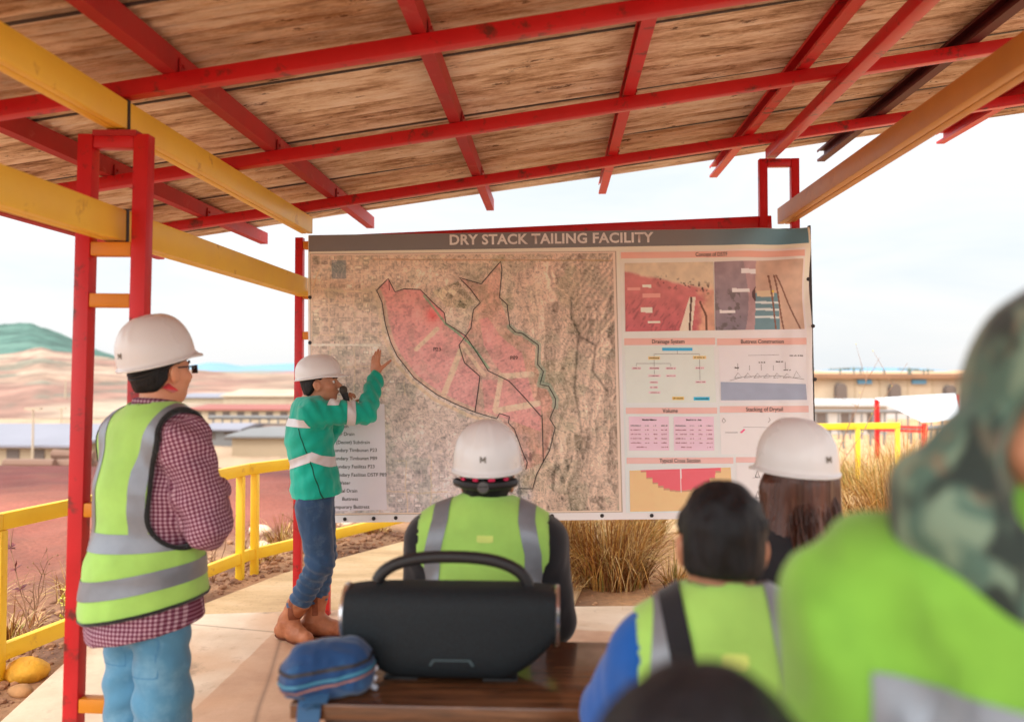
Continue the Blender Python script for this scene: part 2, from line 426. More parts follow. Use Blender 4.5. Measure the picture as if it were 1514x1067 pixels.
WOODLEG = mat('table_leg_wood', srgb(70,46,32), .5, var=.3, scale=10, stretch=(6,6,1))
# ================================================================== world, sun, camera
w = bpy.data.worlds.new('World'); SC.world = w; w.use_nodes = True
T = NT(w); T.N.clear()
SUN_EL, SUN_AZ = R(52), R(205)            # azimuth measured clockwise from +Y: behind the camera, to its left
sky = T.n('ShaderNodeTexSky', sky_type='NISHITA', sun_disc=False); sky.sun_elevation = SUN_EL; sky.sun_rotation = SUN_AZ
sky.air_density = 1.2; sky.dust_density = 2.0
bg1 = T.n('ShaderNodeBackground'); bg1.inputs[1].default_value = .11; T.l(sky.outputs[0], bg1.inputs[0])
tc = T.n('ShaderNodeTexCoord'); sp = T.n('ShaderNodeSeparateXYZ'); T.l(tc.outputs['Generated'], sp.inputs[0])
mp = T.mapv(tc.outputs['Generated'], (1.6, 1.6, 7.5))
cl = T.noise(mp, 1.7, 7, .55, .4)
cc = T.ramp(cl, [(.32, (.86,.92,.955)), (.46, (.94,.965,.985)), (.60, (1,1,1))])
el = T.ramp(sp.outputs[2], [(0, .46), (.25, .5), (.6, .85), (1, 1.0)])
dirn = T.math('ADD', T.math('MULTIPLY', sp.outputs[0], -.62), T.math('MULTIPLY', sp.outputs[1], -.78))
bk = T.ramp(T.math('ADD', T.math('MULTIPLY', dirn, .5), .5), [(.12, .40), (.42, .42), (.85, 1.0)])
stg = T.math('MULTIPLY', T.math('MULTIPLY', el, bk), SKY_GAIN)
bg2 = T.n('ShaderNodeBackground'); T.l(cc, bg2.inputs[0]); T.l(stg, bg2.inputs[1])
mxs = T.n('ShaderNodeMixShader'); mxs.inputs[0].default_value = .88
T.l(bg1.outputs[0], mxs.inputs[1]); T.l(bg2.outputs[0], mxs.inputs[2])
out = T.n('ShaderNodeOutputWorld'); T.l(mxs.outputs[0], out.inputs[0])
sl = bpy.data.lights.new('sun', 'SUN'); sl.energy = SUN_E; sl.angle = R(14); sl.color = (1, .975, .94)
so = bpy.data.objects.new('sun', sl); COL.objects.link(so)
d = Vector((math.sin(SUN_AZ)*math.cos(SUN_EL), math.cos(SUN_AZ)*math.cos(SUN_EL), math.sin(SUN_EL)))
so.rotation_euler = d.to_track_quat('Z', 'Y').to_euler(); so.location = (-6, -12, 14)
cam = bpy.data.cameras.new('camera'); cam.lens = 30.0; cam.sensor_width = 36; cam.clip_end = 20000; cam.clip_start = .05
cam.dof.use_dof = True; cam.dof.focus_distance = 4.6; cam.dof.aperture_fstop = 1.65
co = bpy.data.objects.new('camera', cam); COL.objects.link(co); SC.camera = co
co.location = (0, 0, 1.55); co.rotation_euler = (R(91.6), 0, R(2.86)); cam.shift_y = -.01445
SC.view_settings.view_transform = 'Standard'; SC.view_settings.look = 'None'; SC.view_settings.exposure = 0; SC.view_settings.gamma = 1
SC.cycles.max_bounces = 8; SC.cycles.diffuse_bounces = 5; SC.cycles.use_denoising = True
# ================================================================== terrain
def sst(a, b, x): t = np.clip((x-a)/(b-a), 0, 1); return t*t*(3-2*t)
FENCE = [(-3.45, .8), (-2.80, 4.2), (-2.37, 6.5), (-1.45, 8.25), (.35, 10.0), (2.4, 11.35), (4.1, 11.9), (4.75, 12.05)]
def fence_side(x, y):
    """signed distance-like value, >0 beyond the fence"""
    fx = np.interp(y, [p[1] for p in FENCE], [p[0] for p in FENCE]); return fx-x
def H(x, y):
    x = np.asarray(x, float); y = np.asarray(y, float)
    P = np.stack([x, y, 0*x], -1).reshape(-1, 3)
    L = 6.0-3.7*sst(0, 14, x)
    r = np.maximum(y, -1.6*x-2)
    z = -.035-L*sst(9.5, 55, r)
    fs = fence_side(x, y)
    am = sst(.15, 1.6, fs)*(1-sst(70, 200, r))
    z = z+am*(.34*(fbm(P*.33, 4, 3).reshape(x.shape)-.5)+.12*(fbm(P*1.7, 3, 9).reshape(x.shape)-.5))
    near = (x < -2.45)*sst(-2.45, -2.8, x)*(y < 9)
    z = z+.05*near*(fbm(P*2.6, 4, 21).reshape(x.shape)-.35)
    rg = sst(.2, 1.0, x-.1)*sst(5.7, 6.3, y)*(1-sst(12, 20, y))
    z = z+rg*(.14*(fbm(P*.9, 4, 5).reshape(x.shape)-.45))
    return z
def terrain():
    ang = np.concatenate([np.linspace(-75, 75, 260), np.linspace(78, 282, 40)])
    rad = np.concatenate([[0], np.geomspace(.8, 30, 130), np.geomspace(32, 7000, 60)])
    A, Rr = np.meshgrid(np.radians(ang), rad, indexing='ij')
    x = Rr*np.sin(A); y = Rr*np.cos(A); z = H(x, y); na, nr = A.shape
    v = np.stack([x, y, z], -1).reshape(-1, 3)
    f = [(((i+1) % na)*nr+j, i*nr+j, i*nr+j+1, ((i+1) % na)*nr+j+1) for i in range(na) for j in range(nr-1)]
    me = mesh_np('ground', v, [q[::-1] for q in f])
    X, Y = v[:,0], v[:,1]; P = v*V(1,1,0)
    n = fbm(P*.5, 5, 31)[:,None]; n2 = fbm(P*3.1, 4, 41)[:,None]
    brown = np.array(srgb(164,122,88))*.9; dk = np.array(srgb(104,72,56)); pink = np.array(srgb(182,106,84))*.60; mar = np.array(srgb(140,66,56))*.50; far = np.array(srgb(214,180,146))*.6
    fs = fence_side(X, Y); r = np.maximum(Y, -1.6*X-2)
    c = brown+(dk-brown)*sst(.5, .75, n2)
    b = (sst(.9, 2.4, fs+1.1*(n[:,0]-.5)))[:,None]
    red = pink+(mar-pink)*(sst(7, 14, r+8*(n[:,0]-.5))*(1-sst(20, 34, r)))[:,None]
    c = c+(red-c)*b*(1-.35*sst(.55,.8,n2))
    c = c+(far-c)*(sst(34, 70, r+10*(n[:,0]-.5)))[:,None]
    c = c*(.62+.76*fbm(P*1.3+4, 4, 77)[:,None])
    sand = np.array(srgb(206,160,116)); s = (sst(.0, .6, X)*(1-sst(.1, .7, fs))*sst(5.4, 5.8, Y))[:,None]
    c = c+(sand*(1-.35*sst(.5,.8,n2))-c)*s
    set_col(me, np.clip(c, 0, 1))
    link('ground', me, attr_mat('earth', .92, scale=22, var=.32, bump=.8, bdist=.03, bscale=16), smooth=True)['kind'] = 'structure'
terrain()
def sheet(name, poly, z, thick, m, step=None):
    b = MB(); n = len(poly)
    v = [(x, y, z) for x, y in poly]+[(x, y, z-thick) for x, y in poly]
    b.add(v, [tuple(range(n)), tuple(range(2*n-1, n-1, -1))]+[(i, n+i, n+(i+1) % n, (i+1) % n) for i in range(n)])
    return tag(b.build(name, m, bevel=.012), kind='structure')
sheet('concrete_floor', [(-2.02,.6),(-2.16,2.0),(-2.455,3.71),(-2.61,4.47),(-2.70,4.72),(-2.32,5.36),(-1.2,5.56),(.8,5.73),(3.6,5.9),(4.2,5.0),(4.2,-2.5),(-2.0,-2.5)], 0, .12, CONC)
sheet('walkway', [(-2.60,4.98),(-2.36,5.28),(-1.2,5.49),(.1,5.6),(.25,6.6),(1.0,8.2),(2.4,9.6),(4.4,10.6),(7.5,11.0),(7.5,12.1),(4.7,11.75),(2.45,11.05),(.5,9.75),(-1.2,8.1),(-2.1,6.5),(-2.42,5.4)], -.008, .05, PATH)
# ================================================================== hills
def hill(name, Y0, Y1, prof, m, nx=140, ny=26, rough=.06, seed=1, colf=None, zb=-6.0, edge=1.0):
    xs = np.linspace(prof[0][0], prof[-1][0], nx); zt = np.interp(xs, [p[0] for p in prof], [p[1] for p in prof])
    s = np.linspace(0, 1, ny); X = np.repeat(xs[:,None], ny, 1)*(Y0+(Y1-Y0)*s)/Y1; S = np.repeat(s[None], nx, 0)
    Yv = Y0+(Y1-Y0)*S; h = (zt-zb)[:,None]
    P = np.stack([X, Yv, 0*X], -1).reshape(-1, 3)/(Y1*.045)
    nz = (fbm(P, 5, seed).reshape(X.shape)-.5)
    Z = zb+h*(S**.9)+h*rough*2*nz*np.sin(np.pi*np.clip(S, 0, 1))+edge*h*rough*.5*(fbm(P*5, 3, seed+7).reshape(X.shape)-.5)*S
    v = np.stack([X, Yv, Z], -1).reshape(-1, 3)
    back = np.stack([xs*1.15, np.full(nx, Y1*1.3), np.full(nx, zb)], -1); v = np.concatenate([v, back])
    f = [(i*ny+j, (i+1)*ny+j, (i+1)*ny+j+1, i*ny+j+1) for i in range(nx-1) for j in range(ny-1)]
    f += [(i*ny+ny-1, (i+1)*ny+ny-1, nx*ny+i+1, nx*ny+i) for i in range(nx-1)]
    me = mesh_np(name, v, f)
    if colf: set_col(me, colf(v, np.concatenate([S.ravel(), np.ones(nx)])))
    o = link(name, me, m, smooth=True); o['kind'] = 'structure'; return o
px2 = lambda px, py, Y: ((px-820)/1262*Y, 1.55+(547-py)/1262*Y)
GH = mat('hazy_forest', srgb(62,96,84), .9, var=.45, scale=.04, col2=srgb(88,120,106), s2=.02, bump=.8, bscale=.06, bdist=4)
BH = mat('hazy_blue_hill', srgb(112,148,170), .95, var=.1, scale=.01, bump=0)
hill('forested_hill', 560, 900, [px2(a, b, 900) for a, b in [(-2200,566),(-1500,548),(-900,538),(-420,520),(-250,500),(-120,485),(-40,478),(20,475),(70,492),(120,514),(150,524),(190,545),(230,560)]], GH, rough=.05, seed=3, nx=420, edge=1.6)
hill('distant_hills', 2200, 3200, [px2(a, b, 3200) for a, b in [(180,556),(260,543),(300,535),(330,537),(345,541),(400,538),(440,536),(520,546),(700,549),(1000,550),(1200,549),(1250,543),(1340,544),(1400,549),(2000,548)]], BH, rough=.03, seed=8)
def minecol(v, s):
    P = np.stack([v[:,0]/22, v[:,2]/2.6, v[:,1]/90], -1); n = fbm(P, 6, 51)[:,None]; n2 = fbm(P*V(.6,.5,1)+7, 4, 61)[:,None]
    a, b, c, g = [np.array(srgb(*q)) for q in ((200,164,138),(186,140,120),(220,192,164),(138,142,122))]
    r = a+(b-a)*sst(.42,.6,n); r = r+(c-r)*sst(.52,.66,n2); r = r+(g-r)*.7*sst(.63,.72,fbm(P*1.6+3, 4, 71)[:,None])
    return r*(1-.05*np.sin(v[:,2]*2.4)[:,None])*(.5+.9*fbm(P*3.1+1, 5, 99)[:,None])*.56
MINE = attr_mat('mined_slope', .95, scale=.11, var=.42, bump=.6, bdist=1.5, bscale=.12)
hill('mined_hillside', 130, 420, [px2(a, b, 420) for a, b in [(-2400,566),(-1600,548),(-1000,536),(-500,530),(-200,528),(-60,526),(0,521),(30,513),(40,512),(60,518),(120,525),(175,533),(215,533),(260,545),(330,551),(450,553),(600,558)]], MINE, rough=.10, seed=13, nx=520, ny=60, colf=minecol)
def redcol(v, s):
    n = fbm(np.stack([v[:,0]/90, v[:,2]/2.2, v[:,1]*0], -1), 4, 81)[:,None]
    a, b, c = [np.array(srgb(*q)) for q in ((212,166,160),(200,142,142),(156,182,172))]
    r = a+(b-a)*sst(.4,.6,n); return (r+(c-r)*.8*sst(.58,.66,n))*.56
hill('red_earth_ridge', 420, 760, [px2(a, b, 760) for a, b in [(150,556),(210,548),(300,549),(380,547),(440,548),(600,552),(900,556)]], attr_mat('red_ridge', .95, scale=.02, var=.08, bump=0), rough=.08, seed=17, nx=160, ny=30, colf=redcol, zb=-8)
# ================================================================== the open shelter
SH = empty('open_shelter', (0, 3.6, 0), 'open shelter of red and yellow steel under a rusty corrugated roof', 'shelter')
ZR = lambda x: 2.53+.139*(x+1.58)                # underside of the rafters
Y_BACK, Y_FRONT, X_L, X_R = 6.22, ROOF_FRONT, -3.05, 3.75
def roof():
    """corrugations run down the slope; sheets overlap every 0.83 m"""
    n = int((Y_BACK-Y_FRONT)/.0765*8); ys = np.linspace(Y_FRONT, Y_BACK, n)
    xs = np.linspace(X_L, X_R, 30); v = []
    for x in xs:
        for i, y in enumerate(ys):
            k = math.floor((y-.13)/.83); lap = (y-.13)/.83-k
            z = ZR(x)+.06+.088+.0145+.012*math.sin(2*math.pi*y/.0765)+.010*(1-lap)+.004*math.sin(x*1.7+k*2.3)
            v.append((x, y, z))
    f = [(i*n+j, (i+1)*n+j, (i+1)*n+j+1, i*n+j+1) for i in range(len(xs)-1) for j in range(n-1)]
    me = mesh_np('roof_sheet', [(a, b-3.6, c) for a, b, c in v], f)
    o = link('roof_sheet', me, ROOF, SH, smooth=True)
    s = o.modifiers.new('thickness', 'SOLIDIFY'); s.thickness = .0015; s.offset = 1
    b = MB()                                         # dark overlap seams
    for k in range(-2, 9):
        y = .13+.83*k
        if Y_FRONT+.1 < y < Y_BACK-.1:
            b.bar((X_L+.02, y, ZR(X_L)+.06+.088+.0035), (X_R-.02, y, ZR(X_R)+.06+.088+.0035), .020, .003)
    b.build('roof_seam', DARKGAP, SH)
roof()
PX = [-3.0, -2.20, -1.385, -.48, .356, 1.175, 1.96, 2.82, 3.68]
for x in PX:
    b = MB(); z = ZR(x)+.06+.042
    b.chan((x, Y_FRONT+.02, z), (x, Y_BACK+.13, z), .055, .084, t=.005, lip=.016, side=-1)
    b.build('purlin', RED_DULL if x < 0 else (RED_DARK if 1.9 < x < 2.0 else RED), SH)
for y in [.78, 1.89, 3.0, 4.09, 5.22]:
    b = MB(); b.bar((X_L+.1, y, ZR(X_L+.1)+.029), (X_R-.05, y, ZR(X_R-.05)+.029), .055, .058)
    b.build('rafter', RED, SH, bevel=.0025)
for x in PX[1:-1]:                                 # angle cleats that hold each purlin on its rafter
    for y in (3.0, 4.09, 5.22):
        b = MB(); z = ZR(x)+.0595; b.box((x+.034, y+.012, z+.031), (.005, .045, .058)); b.box((x+.056, y+.012, z+.003), (.04, .045, .005)); b.tube([(x+.036, y+.012, z+.034), (x+.044, y+.012, z+.034)], .008, 6); b.build('cleat', RED_DULL, SH)
def twin_beam(name, x, z, y0, y1, m, h=.105, wd=.07):
    b = MB()
    b.bar((x-wd/4-.002, y0, z), (x-wd/4-.002, y1, z), wd/2, h); b.bar((x+wd/4+.002, y0, z), (x+wd/4+.002, y1, z), wd/2, h)
    o = b.build(name, m, SH, bevel=.004)
    return o
ub = twin_beam('beam', -1.58, 2.472, Y_FRONT+.1, 5.36, YEL); ub['label'] = 'yellow upper beam on top of the left posts'
b = MB(); b.bar((-1.58, 2.99, 2.472), (-1.58, 3.01, 2.472), .078, .112); b.build('joint', DARKGAP, ub)
lb = twin_beam('beam', -1.595, 2.075, Y_FRONT+.1, 5.36, YEL, h=.115); lb['label'] = 'yellow lower beam between the left posts'
b = MB(); b.bar((-1.595, 3.02, 2.075), (-1.595, 3.04, 2.075), .078, .122); b.build('joint', DARKGAP, lb)
rb = twin_beam('beam', 1.455, 2.522, Y_FRONT+.1, 5.46, YEL_SHADE, h=.10, wd=.085); rb['label'] = 'yellow beam along the right side, browned by painted shade'
b = MB(); b.bar((1.365, Y_FRONT+.1, 2.915), (1.365, 5.44, 2.915), .062, .062); b.build('girder', RED, SH, bevel=.0025)
b = MB(); b.bar((-1.45, 5.42, 2.37), (1.36, 5.42, 2.475), .05, .085); b.build('tie_beam', RED, SH, bevel=.005)
def post(xc, y, ztop, half, zs, cap=True, wt=.055):
    p = bpy.data.objects.new('post', None); COL.objects.link(p); p.parent = SH; p.location = (xc, y-3.6, 0)
    for s in (-1, 1):
        b = MB(); b.bar((xc+s*half, y, -.02), (xc+s*half, y, ztop), wt, wt, up=(0,1,0)); b.build('upright', RED, p, bevel=.003)
    for z, m in zs:
        b = MB(); b.bar((xc-half+wt/2+.001, y, z), (xc+half-wt/2-.001, y, z), .05, .05); b.build('rung', m, p, bevel=.005)
    return p
p = post(-1.618, 3.0, 2.40, .103, [(2.375, RED), (1.985, ORG), (1.80, ORG), (1.05, ORG), (.36, ORG)])
b = MB(); b.bar((-1.69, 3.0, 2.402), (-1.53, 3.0, 2.402), .07, .02); b.build('cap_plate', RED_DULL, p); p.rotation_euler = (0, R(.75), 0)
post(-1.545, 5.40, 2.40, .092, [(2.35, ORG), (2.03, ORG), (1.77, ORG), (1.1, ORG), (.5, ORG)], wt=.05)
post(1.405, 5.40, 2.872, .098, [(2.847, RED), (1.9, ORG), (1.2, ORG), (.5, ORG)], wt=.05)
# ================================================================== yellow guard rails
def railing(name, pts, label, posts, zt=.785, zl=.125, extra=None, m=YELR):
    t = empty(name, (*pts[0], 0), label, 'guard rail')
    for z in ((zt, zl) if zl else (zt,)):
        for a, c in zip(pts[:-1], pts[1:]):
            za, zc = H(a[0], a[1])*0, H(c[0], c[1])*0
            b = MB(); b.bar((a[0], a[1], z+za), (c[0], c[1], z+zc), .045, .085); b.build('rail', m, t, bevel=.005)
    for x, y in posts:
        b = MB(); b.bar((x, y, -.12), (x, y, zt-.044), .055, .055, up=(0,1,0)); b.build('post', m, t, bevel=.005)
    return t
def lerp(a, c, t): return (a[0]+(c[0]-a[0])*t, a[1]+(c[1]-a[1])*t)
F = FENCE
railing('guard_rail', F[:3], 'yellow painted guard rail in front of the red earth, left of the standing man', [lerp(F[0], F[1], .1), F[1][:1]+(F[1][1]+.0,), lerp(F[1], F[2], .96)])
railing('guard_rail', F[2:6], 'yellow painted guard rail curving behind the presenter and the board', [lerp(F[2], F[3], .04), lerp(F[3], F[4], .08), lerp(F[4], F[5], .1), lerp(F[4], F[5], .95)])
railing('guard_rail', F[5:], 'yellow guard rail in the distance right of the board', zl=0, posts=[lerp(F[5], F[6], .1), lerp(F[6], F[7], .05), lerp(F[6], F[7], .95)])
# ================================================================== the printed information board
BD = empty('information_board', (.01, 5.3, .6), 'large printed banner titled dry stack tailing facility stretched on its frame', 'information board')
TLb, TRb, BLb, BRb = V(-1.554,5.3,2.398), V(1.559,5.3,2.423), V(-1.540,5.3,.594), V(1.582,5.3,.655)
def uv(px, py):
    u = (np.asarray(px, float)-455)/742; a = 348-12*u; v = (np.asarray(py, float)-a)/(772-10*u-a); return u, v
def fold(u, v):
    """sag and wrinkles of the sheet, metres towards the viewer"""
    P = np.stack([u*3.1, v*1.8, 0*u], -1).reshape(-1, 3)
    d = .022*(fbm(P*.9, 3, 5)-.5)+.007*(fbm(P*3.2, 2, 8)-.5)
    d = d.reshape(np.shape(u))
    q = np.clip((u-.86)/.14, 0, 1)
    s = (u-.99)*1.0+(v-.0)*.42                             # diagonal pulls from the top right corner
    q2 = np.clip((u-.80)/.20, 0, 1)
    d = d+.042*q2*(1-np.clip(v/.55, 0, 1))*np.sin(s*48)+.014*q*np.sin(u*150+v*5)*np.clip(v*3, 0, 1)*.5
    return d
def bpt(px, py, off=0):
    u, v = uv(px, py); u = np.atleast_1d(u).astype(float); v = np.atleast_1d(v).astype(float)
    p = TLb*((1-u)*(1-v))[...,None]+TRb*(u*(1-v))[...,None]+BLb*((1-u)*v)[...,None]+BRb*(u*v)[...,None]
    p[...,1] -= fold(u, v)+off
    return p
PAPER = attr_mat('banner_print', .5, scale=9, var=.035, bump=.04, bdist=.004, bscale=30, spec=.4)
def S(*a): return np.array(srgb(*a))/PRINT
def panel(name, x0, y0, x1, y1, nx, ny, colf, off, parent=BD, quad=None):
    gx, gy = np.meshgrid(np.linspace(0, 1, nx), np.linspace(0, 1, ny), indexing='ij')
    if quad is None: X = x0+(x1-x0)*gx; Y = y0+(y1-y0)*gy
    else:
        (a, b, c, d) = [np.array(q, float) for q in quad]
        X = a[0]*(1-gx)*(1-gy)+b[0]*gx*(1-gy)+c[0]*gx*gy+d[0]*(1-gx)*gy
        Y = a[1]*(1-gx)*(1-gy)+b[1]*gx*(1-gy)+c[1]*gx*gy+d[1]*(1-gx)*gy
    v = bpt(X.ravel(), Y.ravel(), off)-np.array(parent_base(parent))
    f = [(i*ny+j, i*ny+j+1, (i+1)*ny+j+1, (i+1)*ny+j) for i in range(nx-1) for j in range(ny-1)]
    me = mesh_np(name, v, f)
    c = colf(X.ravel(), Y.ravel()) if callable(colf) else np.tile(colf, (nx*ny, 1))
    set_col(me, np.clip(c, 0, 1)); return link(name, me, PAPER, parent, smooth=True)
def solid(*c): return lambda X, Y: np.tile(S(*c), (len(X), 1))
def sheetcol(X, Y):
    u, v = uv(X, Y); a = S(226,208,182); b = S(226,222,218); c = a+(b-a)*np.clip(v*1.4+.0, 0, 1)[:,None]
    return c
panel('banner_sheet', 455, 0, 0, 0, 150, 90, sheetcol, 0, quad=[(455,348),(1197,336),(1197,762),(455,772)])
def titlecol(X, Y):
    u, _ = uv(X, Y); a = S(116,112,108); b = S(92,128,138); return a+(b-a)*sst(.72, .95, u)[:,None]
panel('title_band', 0, 0, 0, 0, 120, 8, titlecol, .003, quad=[(456,347.5),(1194,336.5),(1194,360),(456,372)])
# ---- text
def text(parent, s, px, py, h, col, width=None, align='C', bold=0., off=.006, name='lettering', slope=None, space=1.0):
    cu = bpy.data.curves.new('t', 'FONT'); cu.body = s; cu.size = 1; cu.offset = bold; cu.resolution_u = 3; cu.space_character = space
    o = bpy.data.objects.new('t', cu); COL.objects.link(o); dg = bpy.context.evaluated_depsgraph_get()
    me = bpy.data.meshes.new_from_object(o.evaluated_get(dg)); bpy.data.objects.remove(o)
    n = len(me.vertices); c = np.zeros(n*3); me.vertices.foreach_get('co', c); c = c.reshape(-1, 3)
    w0 = c[:,0].max()-c[:,0].min(); x = c[:,0]-c[:,0].min(); sc = h/.7
    sx = width/w0 if width else sc
    x = x*sx; x = x-{'C': w0*sx/2, 'L': 0, 'R': w0*sx}[align]
    sl = -.012 if slope is None else slope
    X = px+x; Y = py-c[:,1]*sc+sl*x
    p = bpt(X, Y, off)-np.array(parent_base(parent))
    me.vertices.foreach_set('co', p.astype(np.float32).ravel()); me.update(); me.name = name
    return link(name, me, col, parent)
INK = mat('print_black', srgb(48,44,44), .5, bump=0); INKW = mat('print_white', srgb(236,226,214), .5, bump=0)
INKR = mat('print_red', srgb(150,60,70), .5, bump=0); INKG = mat('print_grey', srgb(120,112,112), .5, bump=0)
text(BD, 'DRY STACK TAILING FACILITY', 820, 359.5, 14.5, mat('title_white', (.86,.84,.80), .5, bump=0), width=302, bold=.03, name='title_lettering', space=1.04)
# ---- the aerial map
def z1(x, y): return (440+x/3.154, 320+y/3.154)
def z2(x, y): return (560+x/3.557, 600+y/3.557)
L1 = [z1(*p) for p in [(375,345),(430,290),(462,352),(505,338),(582,341),(640,400),(695,450),(702,498),(795,556)]]
L2 = [z1(*p) for p in [(375,345),(400,400),(415,500),(440,585),(470,650),(550,752),(600,790),(660,832),(740,872),(835,911),(935,941)]]+[z2(*p) for p in [(632,62),(645,38),(697,55),(690,88),(722,120),(735,158),(770,255),(788,292),(780,330)]]
L3 = [z1(*p) for p in [(795,556),(763,600),(788,682),(860,745),(848,830),(835,911)]]
L4 = [z1(*p) for p in [(795,556),(840,625),(900,720),(995,766),(1060,835),(1145,932)]]+[z2(*p) for p in [(868,42),(872,292)]]
L5 = [z1(*p) for p in [(795,556),(820,520),(832,435),(865,402),(820,340),(765,285),(870,315),(930,245),(962,210),(968,250),(955,378),(990,410),(1002,512),(1030,540),(1060,545),(1135,600),(1130,690),(1157,722),(1140,782),(1180,790),(1212,850)]]+[z2(*p) for p in [(937,0),(908,65),(936,112),(905,230),(870,292),(836,355),(815,430),(745,428)]]
ZA = L1+L3[1:]+[z1(760,880)]+L2[::-1][9:]
P23 = L1+L3[1:6]+[p for p in L2[9:0:-1]]
P89 = [z1(*p) for p in [(795,556),(832,435),(865,402),(765,285),(870,315),(962,210),(955,378),(1002,512),(1060,545),(1135,600),(1130,690),(1140,782),(1180,790),(1200,880)]]+[z2(*p) for p in [(905,70),(930,112),(872,292),(780,330),(735,158),(640,60)]]+[z1(*p) for p in [(835,911),(848,830),(860,745),(788,682),(763,600)]]
def inpoly(X, Y, P):
    r = np.zeros(len(X), bool); n = len(P)
    for i in range(n):
        (x0, y0), (x1, y1) = P[i], P[(i+1) % n]
        if y0 == y1: continue
        c = ((y0 > Y) != (y1 > Y)) & (X < (x1-x0)*(Y-y0)/(y1-y0)+x0); r ^= c
    return r
def dline(X, Y, pts):
    d = np.full(len(X), 1e9)
    for (x0, y0), (x1, y1) in zip(pts[:-1], pts[1:]):
        dx, dy = x1-x0, y1-y0; t = np.clip(((X-x0)*dx+(Y-y0)*dy)/(dx*dx+dy*dy+1e-9), 0, 1)
        d = np.minimum(d, np.hypot(X-x0-t*dx, Y-y0-t*dy))
    return d
def hill_shade(X, Y, s, seed, ax=1, ay=1, warp=8):
    P = np.stack([X, Y, 0*X], -1)
    wx = fbm(P/40, 3, seed+50)-.5; wy = fbm(P/40+9, 3, seed+60)-.5
    g = lambda x, y: ridged(np.stack([(x+wx*warp*4)/s*ax, (y+wy*warp*4)/s*ay, 0*x], -1), 4, seed)
    return np.clip((g(X+.9, Y+.7)-g(X-.9, Y-.7))*6.0+.5, 0, 1)
def mapcol(X, Y):
    n = len(X); P = np.stack([X, Y, 0*X], -1); v = np.clip((Y-378)/376, 0, 1)[:,None]; u = np.clip((X-460)/450, 0, 1)[:,None]
    c = S(212,184,154)+(S(202,186,180)-S(212,184,154))*v
    n1 = fbm(P/26, 5, 2)[:,None]; n2 = fbm(P/5, 3, 4)[:,None]
    c = c*(.74+.52*n1)*(.84+.32*n2)*(.9+.2*hill_shade(X, Y, 22, 13)[:,None])
    # rough hills on the right
    hs = hill_shade(X, Y, 46, 3, 1, .55)[:,None]; rr = sst(.62, .74, u+.25*(n1-.5)); 
    c = c*(1-rr)+rr*(S(206,176,150)*(1-v*.12)*(.60+.8*hs))
    grn = sst(.5, .62, fbm(P/34+3, 4, 12)[:,None])*sst(.5, .62, u)*(1-sst(.85, .95, u))*(1-.6*v); c = c+(S(164,152,116)-c)*grn*.5
    # striped quarry terraces, far right
    st = (.5+.5*np.sin((X*.75+Y*.55)*.9+6*fbm(P/16, 3, 22)))[:,None]; q = sst(.84,.9,u)*(1-sst(.32,.46,v)); c = c*(1-.24*q*(1-st))
    # streets and buildings on the left
    lm = (1-sst(.20, .34, u+.22*(n1-.5)))*(1-sst(.50,.62,v)); lm2 = sst(.78,.82,v)*(1-sst(.42,.5,u))*.8; lm = np.maximum(lm, lm2)
    bx = np.floor(X/12.5); by = np.floor(Y/7.); hb = _h(bx.astype(int), by.astype(int), 0*bx.astype(int), 3)
    fx = X/12.5-bx; fy = Y/7.-by; inb = ((fx > .12) & (fx < .15+.75*hb) & (fy > .2) & (fy < .8) & (hb > .42))[:,None]
    c = np.where(inb & (lm > .5), c*(.70+.55*_h(bx.astype(int), by.astype(int), 1+0*bx.astype(int), 9))[:,None], c)
    wx = 9*(fbm(P/30+2, 3, 91)-.5); wy = 9*(fbm(P/30+8, 3, 92)-.5); rd = ((((X+wx)/38+.2) % 1 < .05) | (((Y+wy)/46+.25) % 1 < .045))[:,None]; eg = ((fx > .05) & (fx < .22+.75*hb) & (fy > .1) & (fy < .9) & (hb > .42))[:,None] & ~inb; c = np.where(eg & (lm > .5), c*.74, c)
    c = np.where(rd & (lm > .5), c*.35+.65*S(224,198,166)*(.95-.1*v), c)
    # roofs between the two zones
    rot = (X*.8+Y*.55)/11, (Y*.8-X*.55)/7; rb = inpoly(X, Y, [z1(*p) for p in [(640,350),(760,300),(840,400),(800,430),(700,420)]])
    hb2 = _h(np.floor(rot[0]).astype(int), np.floor(rot[1]).astype(int), np.zeros(n, int), 5)
    c = np.where(rb[:,None], S(214,190,156)*(.5+.6*hb2[:,None]), c)
    # pool-like square top left
    sq = ((X > 491) & (X < 513) & (Y > 385) & (Y < 412))[:,None]; c = np.where(sq, S(158,150,140), c)
    cf = fbm(P/34+1, 4, 101); ct = (np.abs((cf*17) % 1-.5) < .075)[:,None]*(1-lm*.7); c = c*(1-.30*ct)
    cf = fbm(P/20+5, 3, 103); ct = (np.abs((cf*9) % 1-.5) < .06)[:,None]; c = c+(S(226,204,180)-c)*ct*.38
    # pink fill areas
    a = inpoly(X, Y, P23); b = inpoly(X, Y, P89)
    hs2 = hill_shade(X, Y, 30, 8, .7, .7)[:,None]
    pk = S(208,146,138)+(S(206,154,148)-S(208,146,138))*v
    lines = (.975+.025*np.sin(X*.5+Y*1.1))[:,None]*(.93+.14*n2)
    c = np.where(a[:,None], (c*.22+.78*pk)*(.90+.2*n1)*lines, c)
    c = np.where(b[:,None], c*.55+.45*(S(208,152,136)*(.66+.5*n1)*(.70+.55*hs2)), c)
    core = inpoly(X, Y, [z1(*p) for p in [(860,480),(900,470),(960,560),(1060,640),(1075,720),(1110,850),(1145,880),(1140,1000),(880,905),(870,760),(990,760),(930,690),(880,600)]])[:,None]
    c = np.where(core, (c*.35+.65*pk)*(.92+.16*n1)*lines, c)
